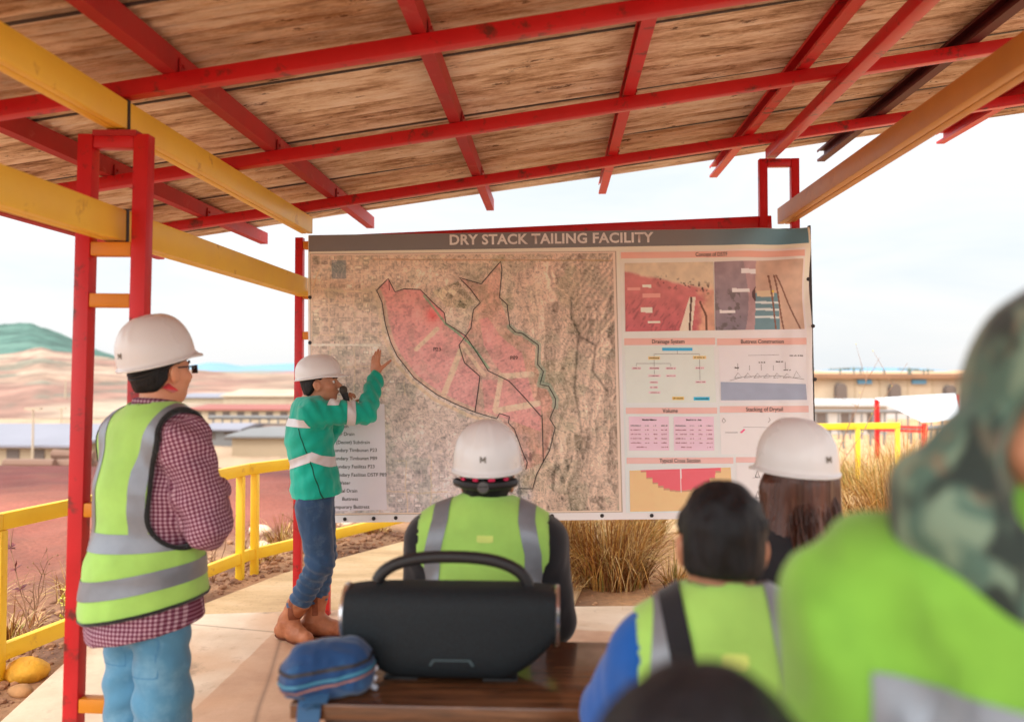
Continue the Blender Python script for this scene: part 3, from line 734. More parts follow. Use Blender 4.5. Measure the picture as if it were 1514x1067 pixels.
    hot = np.exp(-((X-z1(640,460)[0])**2+(Y-z1(640,460)[1])**2)/120)[:,None]; c = c+(S(224,112,104)-c)*hot*.7*a[:,None]
    edge = (a & (dline(X, Y, L2[:11]) < 6))[:,None]; c = np.where(edge, S(196,166,146)*(.85+.3*n2), c)
    for p0, p1, wd in [((560,620),(660,525),3.2),((690,830),(770,625),4.2),((930,900),(960,740),4),((960,745),(1100,735),4.5),((935,905),(1130,870),4.5),((780,600),(880,740),3.2)]:
        k = (dline(X, Y, [z1(*p0), z1(*p1)]) < wd*(.8+.4*n1[:,0]))[:,None]; c = np.where(k, S(208,180,156)*(.9+.2*n2), c)
    # green valley beside zone P89
    g = (dline(X, Y, L5[12:22]) < 4.5*(.5+n1[:,0]))[:,None]; c = c+(S(150,164,140)-c)*g*.55
    g = (dline(X, Y, [z1(*p) for p in [(600,370),(640,420),(700,500),(760,545),(830,610),(900,705)]]) < 1.6)[:,None]; c = c+(S(120,168,130)-c)*g*.6
    # roads
    for pts, wd, col in [([z1(*p) for p in [(355,330),(385,420),(410,560),(460,680),(540,770),(640,850),(800,925),(930,960)]], 2.6, (214,188,158)), ([z1(*p) for p in [(60,330),(200,350),(360,345)]], 1.8, (214,190,160)), ([z1(*p) for p in [(60,600),(390,600)]], 1.8, (222,204,184)), ([z1(*p) for p in [(100,250),(70,340)]], 1.2, (222,190,150)), ([z1(*p) for p in [(360,200),(1480,205)]], 1.1, (196,160,122))]:
        k = (dline(X, Y, pts) < wd)[:,None]; c = np.where(k, S(*col)*(.88+.2*n2), c)
    for pts in [[z1(*p) for p in [(1290,380),(1290,470),(1330,560),(1400,600),(1385,720),(1450,810)]], [z1(*p) for p in [(1320,560),(1300,800),(1330,1000)]]]:
        k = np.exp(-(dline(X, Y, pts)/2.0)**2)[:,None]; c = c*(1-.4*k)
    # dark gullies lower right
    gl = sst(.62,.74, fbm(np.stack([X/7, Y/15, 0*X], -1)+4, 3, 77)[:,None])*sst(.7,.8,v)*sst(.5,.6,u); c = c*(1-.4*gl)
    gl2 = sst(.60,.72, fbm(P/4.2, 3, 78)[:,None])*(1-sst(.0,.08,np.abs(u-.45))*0); c = c*(1-.16*gl2)
    vn = fbm(P/2.1, 2, 88)[:,None]; c = c*(.91+.18*vn); gg = sst(.52,.64,fbm(P/18+6, 4, 66)[:,None]); c = c*(1-gg*V(.16,.09,.12)*.8)
    m = c.mean(0); c = m+(c-m)*V(1.3,1.27,1.25)-.01; gy = c.mean(1, keepdims=True); k = np.where(a | b, 0., .22)[:,None]; return np.clip(c+(gy*V(1.06,.99,.95)-c)*k, .02, 1)*np.where(a | core[:,0], 1.08, 1.)[:,None]
MQ = [(460,378),(911,374),(915,752),(462,758)]
panel('map_border', 0, 0, 0, 0, 60, 50, lambda X, Y: np.tile(S(168,148,128), (len(X), 1)), .002, quad=[(458,375),(916,371),(920,755),(460,761)])
panel('map_margin', 0, 0, 0, 0, 60, 50, lambda X, Y: np.tile(S(216,194,172), (len(X), 1)), .003, quad=[(459,376),(914.5,372),(918.5,754),(461,760)])
MAPP = panel('aerial_map', 0, 0, 0, 0, 460, 390, mapcol, .005, quad=MQ)
def stroke(name, pts, wd, m, off, parent):
    """a thin printed line that follows the sheet"""
    q = []
    for (x0, y0), (x1, y1) in zip(pts[:-1], pts[1:]):
        k = max(1, int(math.hypot(x1-x0, y1-y0)/6)); q += [(x0+(x1-x0)*i/k, y0+(y1-y0)*i/k) for i in range(k)]
    q.append(pts[-1]); q = np.array(q, float); t = np.gradient(q, axis=0); t /= np.linalg.norm(t, axis=1)[:,None]+1e-9
    nn = np.stack([-t[:,1], t[:,0]], -1)*wd/2
    a = bpt(*(q+nn).T, off); b = bpt(*(q-nn).T, off); n = len(q)
    v = np.concatenate([a, b])-np.array(parent_base(parent))
    return link(name, mesh_np(name, v, [(i, i+1, n+i+1, n+i) for i in range(n-1)]), m, parent)
for i, L in enumerate((L1, L2, L3, L4, L5)): stroke('boundary_line', L, 1.25, INK, .0075+.0003*i, MAPP)
stroke('boundary_line', [z1(433,300), z1(436,345)], .9, INKR, .0072, MAPP)
text(MAPP, 'P23', *z1(660,628), 5.6, INK, name='zone_lettering', off=.0095); text(MAPP, 'P89', *z1(1020,667), 5.6, INK, name='zone_lettering', off=.0095)
# ---- legend pasted over the lower left of the map
LG = panel('legend_sheet', 0, 0, 0, 0, 24, 30, solid(214,204,206), .009, quad=[(468,599),(570,597),(573,752),(466,755)])
for s, xr, y in [('Perimeter', 528, 620),('Main Drain', 516, 632),('Outer Drain', 525, 643.5),('Inlet (Deciet) Subdrain', 548, 655.5),('Boundary Timbunan P23', 558.5, 667),('Boundary Timbunan P89', 559, 679),('Boundary Fasilitas P23', 555, 691),('Boundary Fasilitas DSTF P89', 573, 703),('Surface Water', 519, 715),('Vertical Drain', 529, 726.5),('Buttress', 530, 738.5),('Temporary Buttress', 547, 750)]:
    text(LG, s, xr, y, 5.0, INK, align='R', off=.011, slope=-.005, bold=.004)
b = MB(); c = bpt(551, 603, .014)[0]; b.box(c, (.022, .012, .042), Matrix.Rotation(R(14), 3, 'Y')); b.build('clip', BLACK, LG, bevel=.003)
# ---- right column
def head(px0, px1, y0, y1, s, tx, w, slope=-.012):
    sl = lambda x: slope*(x-px0)
    hcol = lambda X, Y: S(236,166,146)+(S(230,176,166)-S(236,166,146))*np.clip((Y-370)/320, 0, 1)[:,None]+(fbm(np.stack([X/30, Y/9, 0*X], -1), 3, 4)-.5)[:,None]*.12
    h = panel('heading_band', 0, 0, 0, 0, 40, 4, hcol, .004, quad=[(px0,y0),(px1,y0+sl(px1)),(px1,y1+sl(px1)),(px0,y1)])
    if s: text(h, s, tx, (y0+y1)/2+2.8+sl(tx), 5.9, INK, width=w, bold=.003, name='heading_lettering', slope=slope, off=.008)
panel('column_field', 0, 0, 0, 0, 70, 60, lambda X, Y: S(216,206,186)+(S(208,212,208)-S(216,206,186))*np.clip((Y-380)/200, 0, 1)[:,None]+(S(222,212,216)-S(208,212,208))*np.clip((X-1040)/90, 0, 1)[:,None]*.8, .002, quad=[(921,371),(1189,366),(1191,752),(925,756)])
head(923, 1188, 373, 382, 'Concept of DSTF', 1055, 46)
def photo1(X, Y):
    u = ((X-928)/130); v = ((Y-389)/100); P = np.stack([X, Y, 0*X], -1); n = fbm(P/9, 5, 3)[:,None]; n2 = fbm(np.stack([X/3+Y/4, Y/12-X/14, 0*X], -1), 4, 9)[:,None]
    c = S(196,122,112)+(S(186,96,98)-S(196,122,112))*np.clip(v, 0, 1)[:,None]; c = c*(.8+.4*n)
    c = c*(1-.3*sst(.55,.7,n2)*sst(.6,.9,(v+(1-u)*.3)[:,None]))
    top = sst(0, .06, (.16+.28*u-v+.05*(n[:,0]-.5)))[:,None]; c = c+(S(206,184,152)*(.8+.35*n)-c)*top
    rt = sst(0,.12,(u-.78+.25*(v-.4)*0+.2*(n[:,0]-.5)))[:,None]*sst(.25,.5,v)[:,None]; c = c+(S(206,158,128)*(.75+.5*n)-c)*rt*.9
    tr = (np.abs(u-.75+.17*(v-.55)) < .035+.07*np.clip(v-.5,0,1))[:,None]&(v > .5)[:,None]; c = np.where(tr, S(226,206,182)*(.75+.4*n), c)
    tr = (np.abs(u-.74+.05*(v-.55)) < .011)[:,None]&(v > .5)[:,None]; c = np.where(tr, S(84,52,42), c)
    tr = (np.abs(u-.86-.16*(v-.6)+.05*np.sin(v*14)*.3) < .012)[:,None]&(v > .56)[:,None]; c = np.where(tr, S(110,70,54), c)
    dk = sst(.6,.68,fbm(P/4.3+5, 3, 15)[:,None])*np.exp(-((v-.17-.22*u)/.08)**2)[:,None]*sst(.3,.45,u)[:,None]; c = c+(S(64,44,38)-c)*dk
    for a, b, w, h in [(.25,.34,.05,.022),(.24,.69,.065,.04),(.32,.87,.07,.018),(.1,.38,.07,.02),(.3,.48,.1,.03)]:
        k = ((np.abs(u-a) < w) & (np.abs(v-b) < h))[:,None]; c = np.where(k, S(232,214,190) if h != .03 and a != .1 else S(214,150,136), c)
    return c
def photo2(X, Y):
    u = ((X-1058)/127); v = ((Y-386)/102); P = np.stack([X, Y, 0*X], -1); n = fbm(P/10, 5, 23)[:,None]
    c = S(150,128,128)+(S(130,118,124)-S(150,128,128))*np.clip(v, 0, 1)[:,None]; c = c*(.75+.5*n)
    rk = sst(.5,.62,fbm(P/6, 4, 33)[:,None])*sst(.3,.5,v)[:,None]*(u < .3)[:,None]; c = c+(S(92,84,78)-c)*rk*.7
    m = (u > .34+.05*np.sin(v*3))[:,None]; c = np.where(m, S(172,140,138)*(.75+.45*n), c)
    e = (np.abs(u-.50+.14*(v-.4)+.03*np.sin(v*17)) < .03)[:,None]; c = np.where(e & (v < .65)[:,None], S(92,68,66)*(.7+.6*n), c)
    cr = (u > .49-.04*v)[:,None]; c = np.where(cr, S(196,164,140)*(.8+.35*n), c)
    wt = (cr[:,0] & (u < .70+.05*v) & (v > .46))[:,None]; c = np.where(wt, (S(104,134,140)*(.85+.3*n)), c)
    for y in (.60,.70,.81): k = (wt[:,0] & (np.abs(v-y) < .016))[:,None]; c = np.where(k, S(200,206,200), c)
    pt = ((np.abs(u-.58) < .09) & (np.abs(v-.47) < .045))[:,None]; c = np.where(pt, S(206,184,150), c)
    for x0, x1 in ((.68,.79),(.70,.98),(.62,.70)):
        k = (np.abs(u-(x0+(x1-x0)*np.clip((v-.2)/.8,0,1))) < .010)[:,None]&(v > .2)[:,None]; c = np.where(k, S(126,88,70), c)
    yw = ((np.abs(u-.66) < .012) & (np.abs(v-.44) < .014))[:,None]; c = np.where(yw, S(226,190,60), c)
    for a, b, w, h in [(.40,.14,.085,.035),(.31,.42,.1,.028),(.15,.73,.09,.022)]:
        k = ((np.abs(u-a) < w) & (np.abs(v-b) < h))[:,None]; c = np.where(k, S(234,226,216), c)
    return c
q1 = panel('photo_print', 0, 0, 0, 0, 130, 100, photo1, .005, quad=[(928,389),(1057,387),(1058,488),(928,490)]); q1['label'] = 'printed photo of red earth slope'
q2 = panel('photo_print', 0, 0, 0, 0, 130, 100, photo2, .005, quad=[(1059,387),(1186,383),(1187,486),(1059,488)]); q2['label'] = 'printed photo of a blue green water channel'
head(926, 1058, 500, 510, 'Drainage System', 990, 47, -.006); head(1061, 1189, 500, 510, 'Buttress Construction', 1126, 62, -.008)
DG = panel('drainage_diagram', 0, 0, 0, 0, 20, 14, solid(206,210,198), .004, quad=[(926,512),(1056,511),(1058,594),(928,595)])
def scribble(par, x, y, w, h, m, off=.0075, seed=0):
    """print too small to read: a row of little uneven marks"""
    r = random.Random(int(x*31+y*17)+seed); mb = []; f = []; c = x-w/2
    while c < x+w/2:
        k = r.uniform(.5, 1.1); hh = h*r.uniform(.55, 1.0)
        if r.random() > .16:
            q = bpt(np.array([c, c+k, c+k, c]), np.array([y+h/2, y+h/2, y+h/2-hh, y+h/2-hh]), off)-np.array(parent_base(par))
            n = len(mb); mb += list(q); f.append((n, n+1, n+2, n+3))
        c += k+.35
    if f: link('small_print', mesh_np('small_print', mb, f), m, par)
def chip(par, x, y, w, h, col, s=None, ink=INK, th=2.2):
    panel('diagram_box', x-w/2, y-h/2, x+w/2, y+h/2, 3, 3, solid(*col), .0062, par)
    if s: scribble(par, x, y, w*.8, th*.8, ink)
chip(DG, 1003, 516, 44, 4.4, (64,164,200)); chip(DG, 969, 529, 17, 4.5, (232,190,128), 'INTERNAL'); chip(DG, 1035, 528, 19, 4.5, (232,190,128), 'EKSTERNAL')
for x, y, w in [(943,544,13),(969,544,15),(993,544,15),(1035,543.5,13),(969,555,18),(993,555,14),(968,564.5,12),(1036,564,15),(968,572,12),(969,579.5,17)]:
    chip(DG, x, y, w, 3.4, (222,192,190), 'saluran air', INKR, 2.0)
chip(DG, 1003, 588, 17, 4.6, (236,184,104), 'POND'); chip(DG, 1037, 588.5, 23, 5, (56,176,206), 'DISCHARGE')
for L in ([(1003,518.5),(1003,523),(969,523),(969,526.5)], [(1003,523),(1035,523),(1035,525.5)], [(969,531.5),(969,541.5)], [(943,541.5),(943,537),(993,537),(993,541.5)], [(1035,530.5),(1035,561.5)], [(969,546.5),(969,552.5)]): stroke('diagram_line', L, .5, INKG, .007, DG)
BC = panel('buttress_diagram', 0, 0, 0, 0, 20, 14, solid(214,208,208), .004, quad=[(1063,512),(1188,511),(1190,594),(1064,594)])
panel('diagram_box', 0, 0, 0, 0, 20, 6, lambda X, Y: S(150,156,170)*(1+.12*(fbm(np.stack([X/12, Y/8, 0*X], -1), 3, 3)-.5))[:,None], .006, BC, quad=[(1065,564),(1187,567),(1188,590),(1065,591)])
rr = random.Random(5)
for i in range(7):
    x = 1085+i*14; stroke('diagram_line', [(x,558),(x+5,548+rr.random()*4),(x+11,557),(x,558)], .55, INKG, .0063+.00005*i, BC)
for i in range(5): x = 1090+i*17; stroke('diagram_line', [(x,547),(x,534+rr.random()*6)], .5, INKG, .0063, BC)
stroke('diagram_line', [(1078,562),(1100,556),(1150,555),(1185,560)], .5, INKG, .0068, BC); stroke('diagram_line', [(1105,525),(1150,524)], .4, INKG, .0068, BC)
for x, y, w in [(1125,535,9),(1150,534,10),(1174,525,20),(1160,546,9),(1088,543,5)]: scribble(BC, x, y, w, 2.2, INK)
head(927, 1059, 602, 611, 'Volume', 991, 22, -.004); head(1063, 1190, 599.5, 609, 'Stacking of Drytail', 1127, 53, -.006)
VT = panel('volume_table', 0, 0, 0, 0, 20, 14, solid(212,212,204), .004, quad=[(926,613),(1059,612),(1060,672),(928,673)])
for k, x0 in enumerate((931, 996)):
    panel('table_field', x0, 615, x0+58, 664.5, 10, 8, solid(228,186,196), .0055, VT)
    scribble(VT, x0+29, 619.5, 22, 2.6, INK)
    for i in range(6):
        for j, (xx, ww) in enumerate([(10,15),(26,6),(38,5),(51,9)]):
            if i == 5 and j in (1, 2): continue
            scribble(VT, x0+xx+(8 if i == 5 and j == 0 else 0), 628+i*6.3, ww*(.9 if j else 1), 1.7, INKR if i else INK, seed=i*7+j)
        if 0 < i < 5: stroke('table_line', [(x0+2,630.8+(i-1)*6.3),(x0+56,630.8+(i-1)*6.3)], .35, INKW, .0066, VT)
ST = panel('stacking_diagram', 0, 0, 0, 0, 20, 14, solid(222,214,216), .004, quad=[(1063,611),(1189,610),(1190,668),(1064,670)])
stroke('diagram_line', [(1070,638),(1088,638)], .6, INK, .0063, ST)
panel('diagram_box', 0, 0, 0, 0, 3, 3, solid(222,96,128), .0063, ST, quad=[(1091,638),(1097,632.5),(1099,634),(1094,639)])
stroke('diagram_line', [(1096,630),(1160,631)], .4, INKG, .0063, ST); stroke('diagram_line', [(1068,617),(1071,621),(1068,624),(1066,621),(1068,617)], .6, INKG, .0063, ST); stroke('diagram_line', [(1133,616),(1135,620),(1132,623)], .6, INKG, .0063, ST)
head(927, 1081, 675, 684, 'Typical Cross Section', 1004, 59, -.004); head(1085, 1190, 674, 682, None, 0, 0, -.004)
def xsec(X, Y):
    c = np.tile(S(228,182,130), (len(X), 1))*(1+.08*(fbm(np.stack([X/9, Y/9, 0*X], -1), 3, 6)-.5))[:,None]
    u = (X-1005)/58; step = np.floor(np.abs(u)*7)/7+.07; dep = 690+34*(1-np.clip(step, 0, 1)**2.4)
    c = np.where(((Y < dep) & (np.abs(u) < 1))[:,None], S(226,100,108)*(1+.1*(fbm(np.stack([X/14, Y/8, 0*X], -1), 3, 7)-.5))[:,None], c)
    c = np.where(((np.abs(Y-dep) < 1.2) & (np.abs(u) < 1))[:,None], S(190,140,110), c)
    c = np.where(((np.abs(X-1005) < .7) & (Y < 726))[:,None], S(238,224,206), c); return c
panel('cross_section_diagram', 0, 0, 0, 0, 150, 64, xsec, .005, quad=[(931,694),(1077,689),(1079,751),(931,754)])
panel('column_foot', 0, 0, 0, 0, 12, 8, solid(222,216,222), .0045, quad=[(1085,685),(1190,684),(1191,750),(1086,752)])
for y in (697, 727): stroke('diagram_line', [(1112,y+6),(1115,y-4),(1118,y+6),(1112,y+6)], .9, INK, .0065, BD); stroke('diagram_line', [(1108,y+7),(1128,y+7)], .4, INKG, .0066, BD)
panel('diagram_box', 0, 0, 0, 0, 3, 4, solid(214,90,100), .0065, quad=[(1128,744),(1137,744),(1137,760),(1128,760)])
# ---- eyelets and the frame behind the sheet
for px, py in [(510,766),(553,765),(586,764),(640,764),(678,763.5),(745,762.5),(817,760.5),(890,760),(962,759.5),(1030,759),(1100,758.5),(1196,412),(1198,482),(1200,560),(1200,640),(458,440),(458,507),(459,600)]:
    c = bpt(px, py, .003)[0]; b = MB(); b.lathe(c, [(.004,-.001),(.011,-.001),(.012,.002),(.006,.004),(.001,.003)], 12, Matrix.Rotation(R(90), 3, 'X')); b.build('eyelet', DARKGAP, BD, smooth=True)
b = MB()
for a, c in (((-1.56,5.345,2.385),(1.57,5.345,2.41)),((-1.55,5.345,.62),(1.59,5.345,.675))): b.bar(a, c, .03, .03)
b.build('frame', DARKGAP, BD); 
b = MB(); b.bar((1.571,5.335,2.44),(1.592,5.335,.65), .012, .03, up=(0,1,0)); b.build('frame', DARKGAP, BD)
# ================================================================== bodies, clothes, helmets
UP = V(0,0,1)
def frame(f, up=UP):
    f = unit(f); r = unit(np.cross(f, up)); u = np.cross(r, f); return r, f, u
def wrinkle(amp, s=(16,16,9), seed=0):
    S_ = np.array(s, float)
    def w(P): return -amp*(ridged(P*S_, 2, seed)-.45)*1.2-amp*.8*(vnoise(P*S_*.45, seed+5)-.5)
    return w
def torso_prims(J, w=1., belly=1.):
    f = (unit(J['f']), 1.42); pel, ch, nb, SL, SR = (np.array(J[k], float) for k in ('pel','ch','nb','SL','SR'))
    waist = pel*.5+ch*.5
    return [cone(pel, waist, .150*w, .138*w*belly, .05, f), cone(waist, ch, .138*w*belly, .165*w, .05, f),
            cone(ch, ch*.4+nb*.6, .165*w, .125*w, .05, f),
            cone(SL*.72+nb*.28+V(0,0,-.012), SR*.72+nb*.28+V(0,0,-.012), .062*w, .062*w, .06),
            cone(nb+V(0,0,.0), SL+V(0,0,-.008), .052, .054*w, .05), cone(nb, SR+V(0,0,-.008), .052, .054*w, .05)]
def arm_prims(J, s, w=1.):
    S_, E_, W_ = (np.array(J[k+s], float) for k in 'SEW')
    return [cone(S_, E_, .054*w, .041*w, .035), cone(E_, W_, .042*w, .028*w, .02)]
def leg_prims(J, s, w=1.):
    h, k, a = (np.array(J[q+s], float) for q in 'HKA')
    return [cone(h, k, .088*w, .057*w, .05), cone(k, a, .056*w, .040*w, .03)]
def head_prims(c, f, up=UP, sc=1., face=True):
    r, f, u = frame(f, up); c = np.array(c, float); A = np.stack([r, f, u])
    L = lambda x, y, z: c+sc*(x*r+y*f+z*u)
    E_ = lambda p, q, k=.02: ell(L(*p), V(*q)*sc, k*sc, A)
    p = [E_((0,-.012,.028), (.077,.096,.090)), E_((0,.028,-.04), (.061,.068,.082), .03), E_((0,.055,-.095), (.030,.030,.024), .025), E_((0,.01,-.075), (.052,.055,.040), .03)]
    if face:
        p += [E_((0,.080,.016), (.046,.018,.014), .012), cone(L(0,.092,.004), L(0,.116,-.030), .0075*sc, .0125*sc, .012), E_((.011,.103,-.034), (.009,.011,.008), .008), E_((-.011,.103,-.034), (.009,.011,.008), .008),
              E_((0,.094,-.058), (.024,.011,.0065), .006), E_((0,.091,-.068), (.021,.011,.007), .006), E_((.042,.060,-.030), (.026,.026,.024), .02), E_((-.042,.060,-.030), (.026,.026,.024), .02)]
    for s in (-1, 1):
        p += [E_((s*.079,-.006,-.018), (.010,.020,.033), .010), E_((s*.086,-.013,-.008), (.006,.017,.022), .006)]
    return p
def head_cut(c, f, up=UP, sc=1.):
    r, f, u = frame(f, up); c = np.array(c, float); A = np.stack([r, f, u])
    e = [ell(c+sc*(s*.031*r+.104*f-.001*u), V(.019,.020,.010)*sc, 0, A) for s in (-1, 1)]
    e += [ell(c+sc*(s*.090*r+.000*f-.016*u), V(.006,.010,.018)*sc, 0, A) for s in (-1, 1)]
    def cut(P, d):
        for q in e: d = smax(d, -dprim(q, P), .006)
        return d
    return cut
def rot_about(v, k, a):
    k = unit(k); return v*math.cos(a)+np.cross(k, v)*math.sin(a)+k*(k@v)*(1-math.cos(a))
def hand_prims(W, d, n, curl=.35, thumb=1, spread=.06, sc=1., curls=None, thumb_curl=.3):
    """palm, four unequal fingers and a thumb; d points along the palm, n out of the palm, thumb=+1 puts it on d x n"""
    d = unit(d); n = unit(n-d*(n@d)); s = np.cross(d, n)*thumb; W = np.array(W, float)
    L = lambda a, b, c=0: W+sc*(a*d+b*s+c*n)
    A = np.stack([s, d, n])
    p = [cone(L(-.03,0), L(.012,0), .025*sc, .025*sc, .015, (n, 1.35)), ell(L(.048,.001), V(.041,.052,.0155)*sc, .016, A), ell(L(.03,.024,.008), V(.018,.03,.014)*sc, .014, A)]
    for i, (b, l, a0) in enumerate([(.028,.070,.086),(.0095,.079,.091),(-.0095,.073,.087),(-.027,.058,.079)]):
        q = L(a0, b); v = unit(d+s*spread*(1.5-i)); c = curls[i] if curls else curl*(.85+.12*i)
        ax = np.cross(v, n)
        for j, (ll, ra, rb) in enumerate([(.46,.0094,.0086),(.31,.0086,.0078),(.23,.0078,.0066)]):
            v = rot_about(v, ax, c*(.7 if j == 0 else 1.0)); q2 = q+v*l*ll*sc
            p.append(cone(q, q2, ra*sc, rb*sc, .005)); q = q2
    q = L(.020,.028,.004); v = unit(d*.62+s*.75+n*.22); ax = np.cross(v, n)
    for j, (ll, ra, rb) in enumerate([(.040,.0125,.0105),(.032,.0104,.0092),(.026,.0092,.0074)]):
        if j: v = unit(rot_about(v, ax, thumb_curl)+d*.12*j)
        q2 = q+v*ll*sc; p.append(cone(q, q2, ra*sc, rb*sc, .006)); q = q2
    return p
def body_mesh(root, J, mat_, h, face=True, hands=True, sc=1., legs=True, headcut=True, feet=True):
    c, f, u = np.array(J['head'], float), J['fh'], J.get('uh', UP)
    r_, f_, u_ = frame(f, u); nb = np.array(J['nb'], float)
    p = torso_prims(J, .88)
    for s in 'LR': p += arm_prims(J, s, .86)
    for s in 'LR':
        p += leg_prims(J, s, .86)
        if feet:
            a, t = np.array(J['A'+s], float), np.array(J['T'+s], float); p += [cone(a, a*.45+t*.55+V(0,0,-.01), .038, .032, .03), cone(a*.45+t*.55, t, .032, .02, .02)]
    p += [cone(nb-V(0,0,.02), c-.045*u_-.022*f_, .056, .054, .035)]+head_prims(c, f, u, sc, face)
    if hands:
        for s in 'LR':
            if 'hand'+s in J: p += J['hand'+s]
    return put('body', sdf_mesh('body', p, h, cut=head_cut(c, f, u, sc) if (face and headcut) else None), mat_, root)
def eyes(root, J, sc=1.):
    r, f, u = frame(J['fh'], J.get('uh', UP)); c = np.array(J['head'], float)
    for s in (-1, 1):
        e = MB(); pc = c+sc*(s*.031*r+.0795*f-.001*u)
        e.lathe(pc, [(.0115*math.sin(a), -.0115*math.cos(a)) for a in np.linspace(.05, 3.09, 9)], 12); o = e.build('eye', EYE, root, smooth=True)
        i = MB(); M = Vector((0,0,1)).rotation_difference(Vector(f)).to_matrix(); i.lathe(pc+f*.0102*sc, [(.0062,0),(.005,.0016),(.001,.0022)], 12, M); i.build('iris', IRIS, o, smooth=True)
    for s in (-1, 1):
        b = MB(); b.tube([c+sc*(s*x*r+y*f+z*u) for x, y, z in ((.014,.099,.019),(.030,.096,.025),(.046,.083,.019))], [.003,.0042,.0022], 6); b.build('eyebrow', HAIR, root, smooth=True)
    b = MB(); b.tube([c+sc*(x*r+y*f-.0628*u) for x, y in ((-.021,.090),(-.01,.1025),(0,.1045),(.01,.1025),(.021,.090))], [.001,.0024,.0028,.0024,.001], 6); b.build('lips', LIP, root, smooth=True)
def hair_cap(root, J, m, h=.006, grow=.011, line=.055, back=-.085, sc=1., rough=.006, seed=3, top=True):
    """short hair: grows over skull, stops at the hairline, leaves the face and ears free"""
    r, f, u = frame(J['fh'], J.get('uh', UP)); c = np.array(J['head'], float); A = np.stack([r, f, u])
    p = [ell(c+sc*(-.012*f+.028*u), V(.077,.096,.090)*sc, .02, A), ell(c+sc*(-.03*f-.035*u), V(.066,.062,.062)*sc, .03, A)]
    def cut(P, d):
        q = (P-c)@A.T/sc; x, y, z = q.T
        front = y-(.012+np.clip(z, -.2, .2)*.95+.01*np.sin(x*60))
        d = smax(d, np.maximum(front, y-.088)*.7, .008)
        low = (back-z)*.9; d = smax(d, low, .01)
        ear = np.sqrt(((np.abs(x)-.082)/.03)**2+((y+.002)/.030)**2+((z+.022)/.044)**2)-1
        return smax(d, -ear*.03, .006)
    def wr(P): return -rough*(fbm((P-c)@A.T*V(55,55,22), 3, seed)-.5)*2
    return put('hair', sdf_mesh('hair', p, h, grow, cut=cut, wr=wr), m, root)
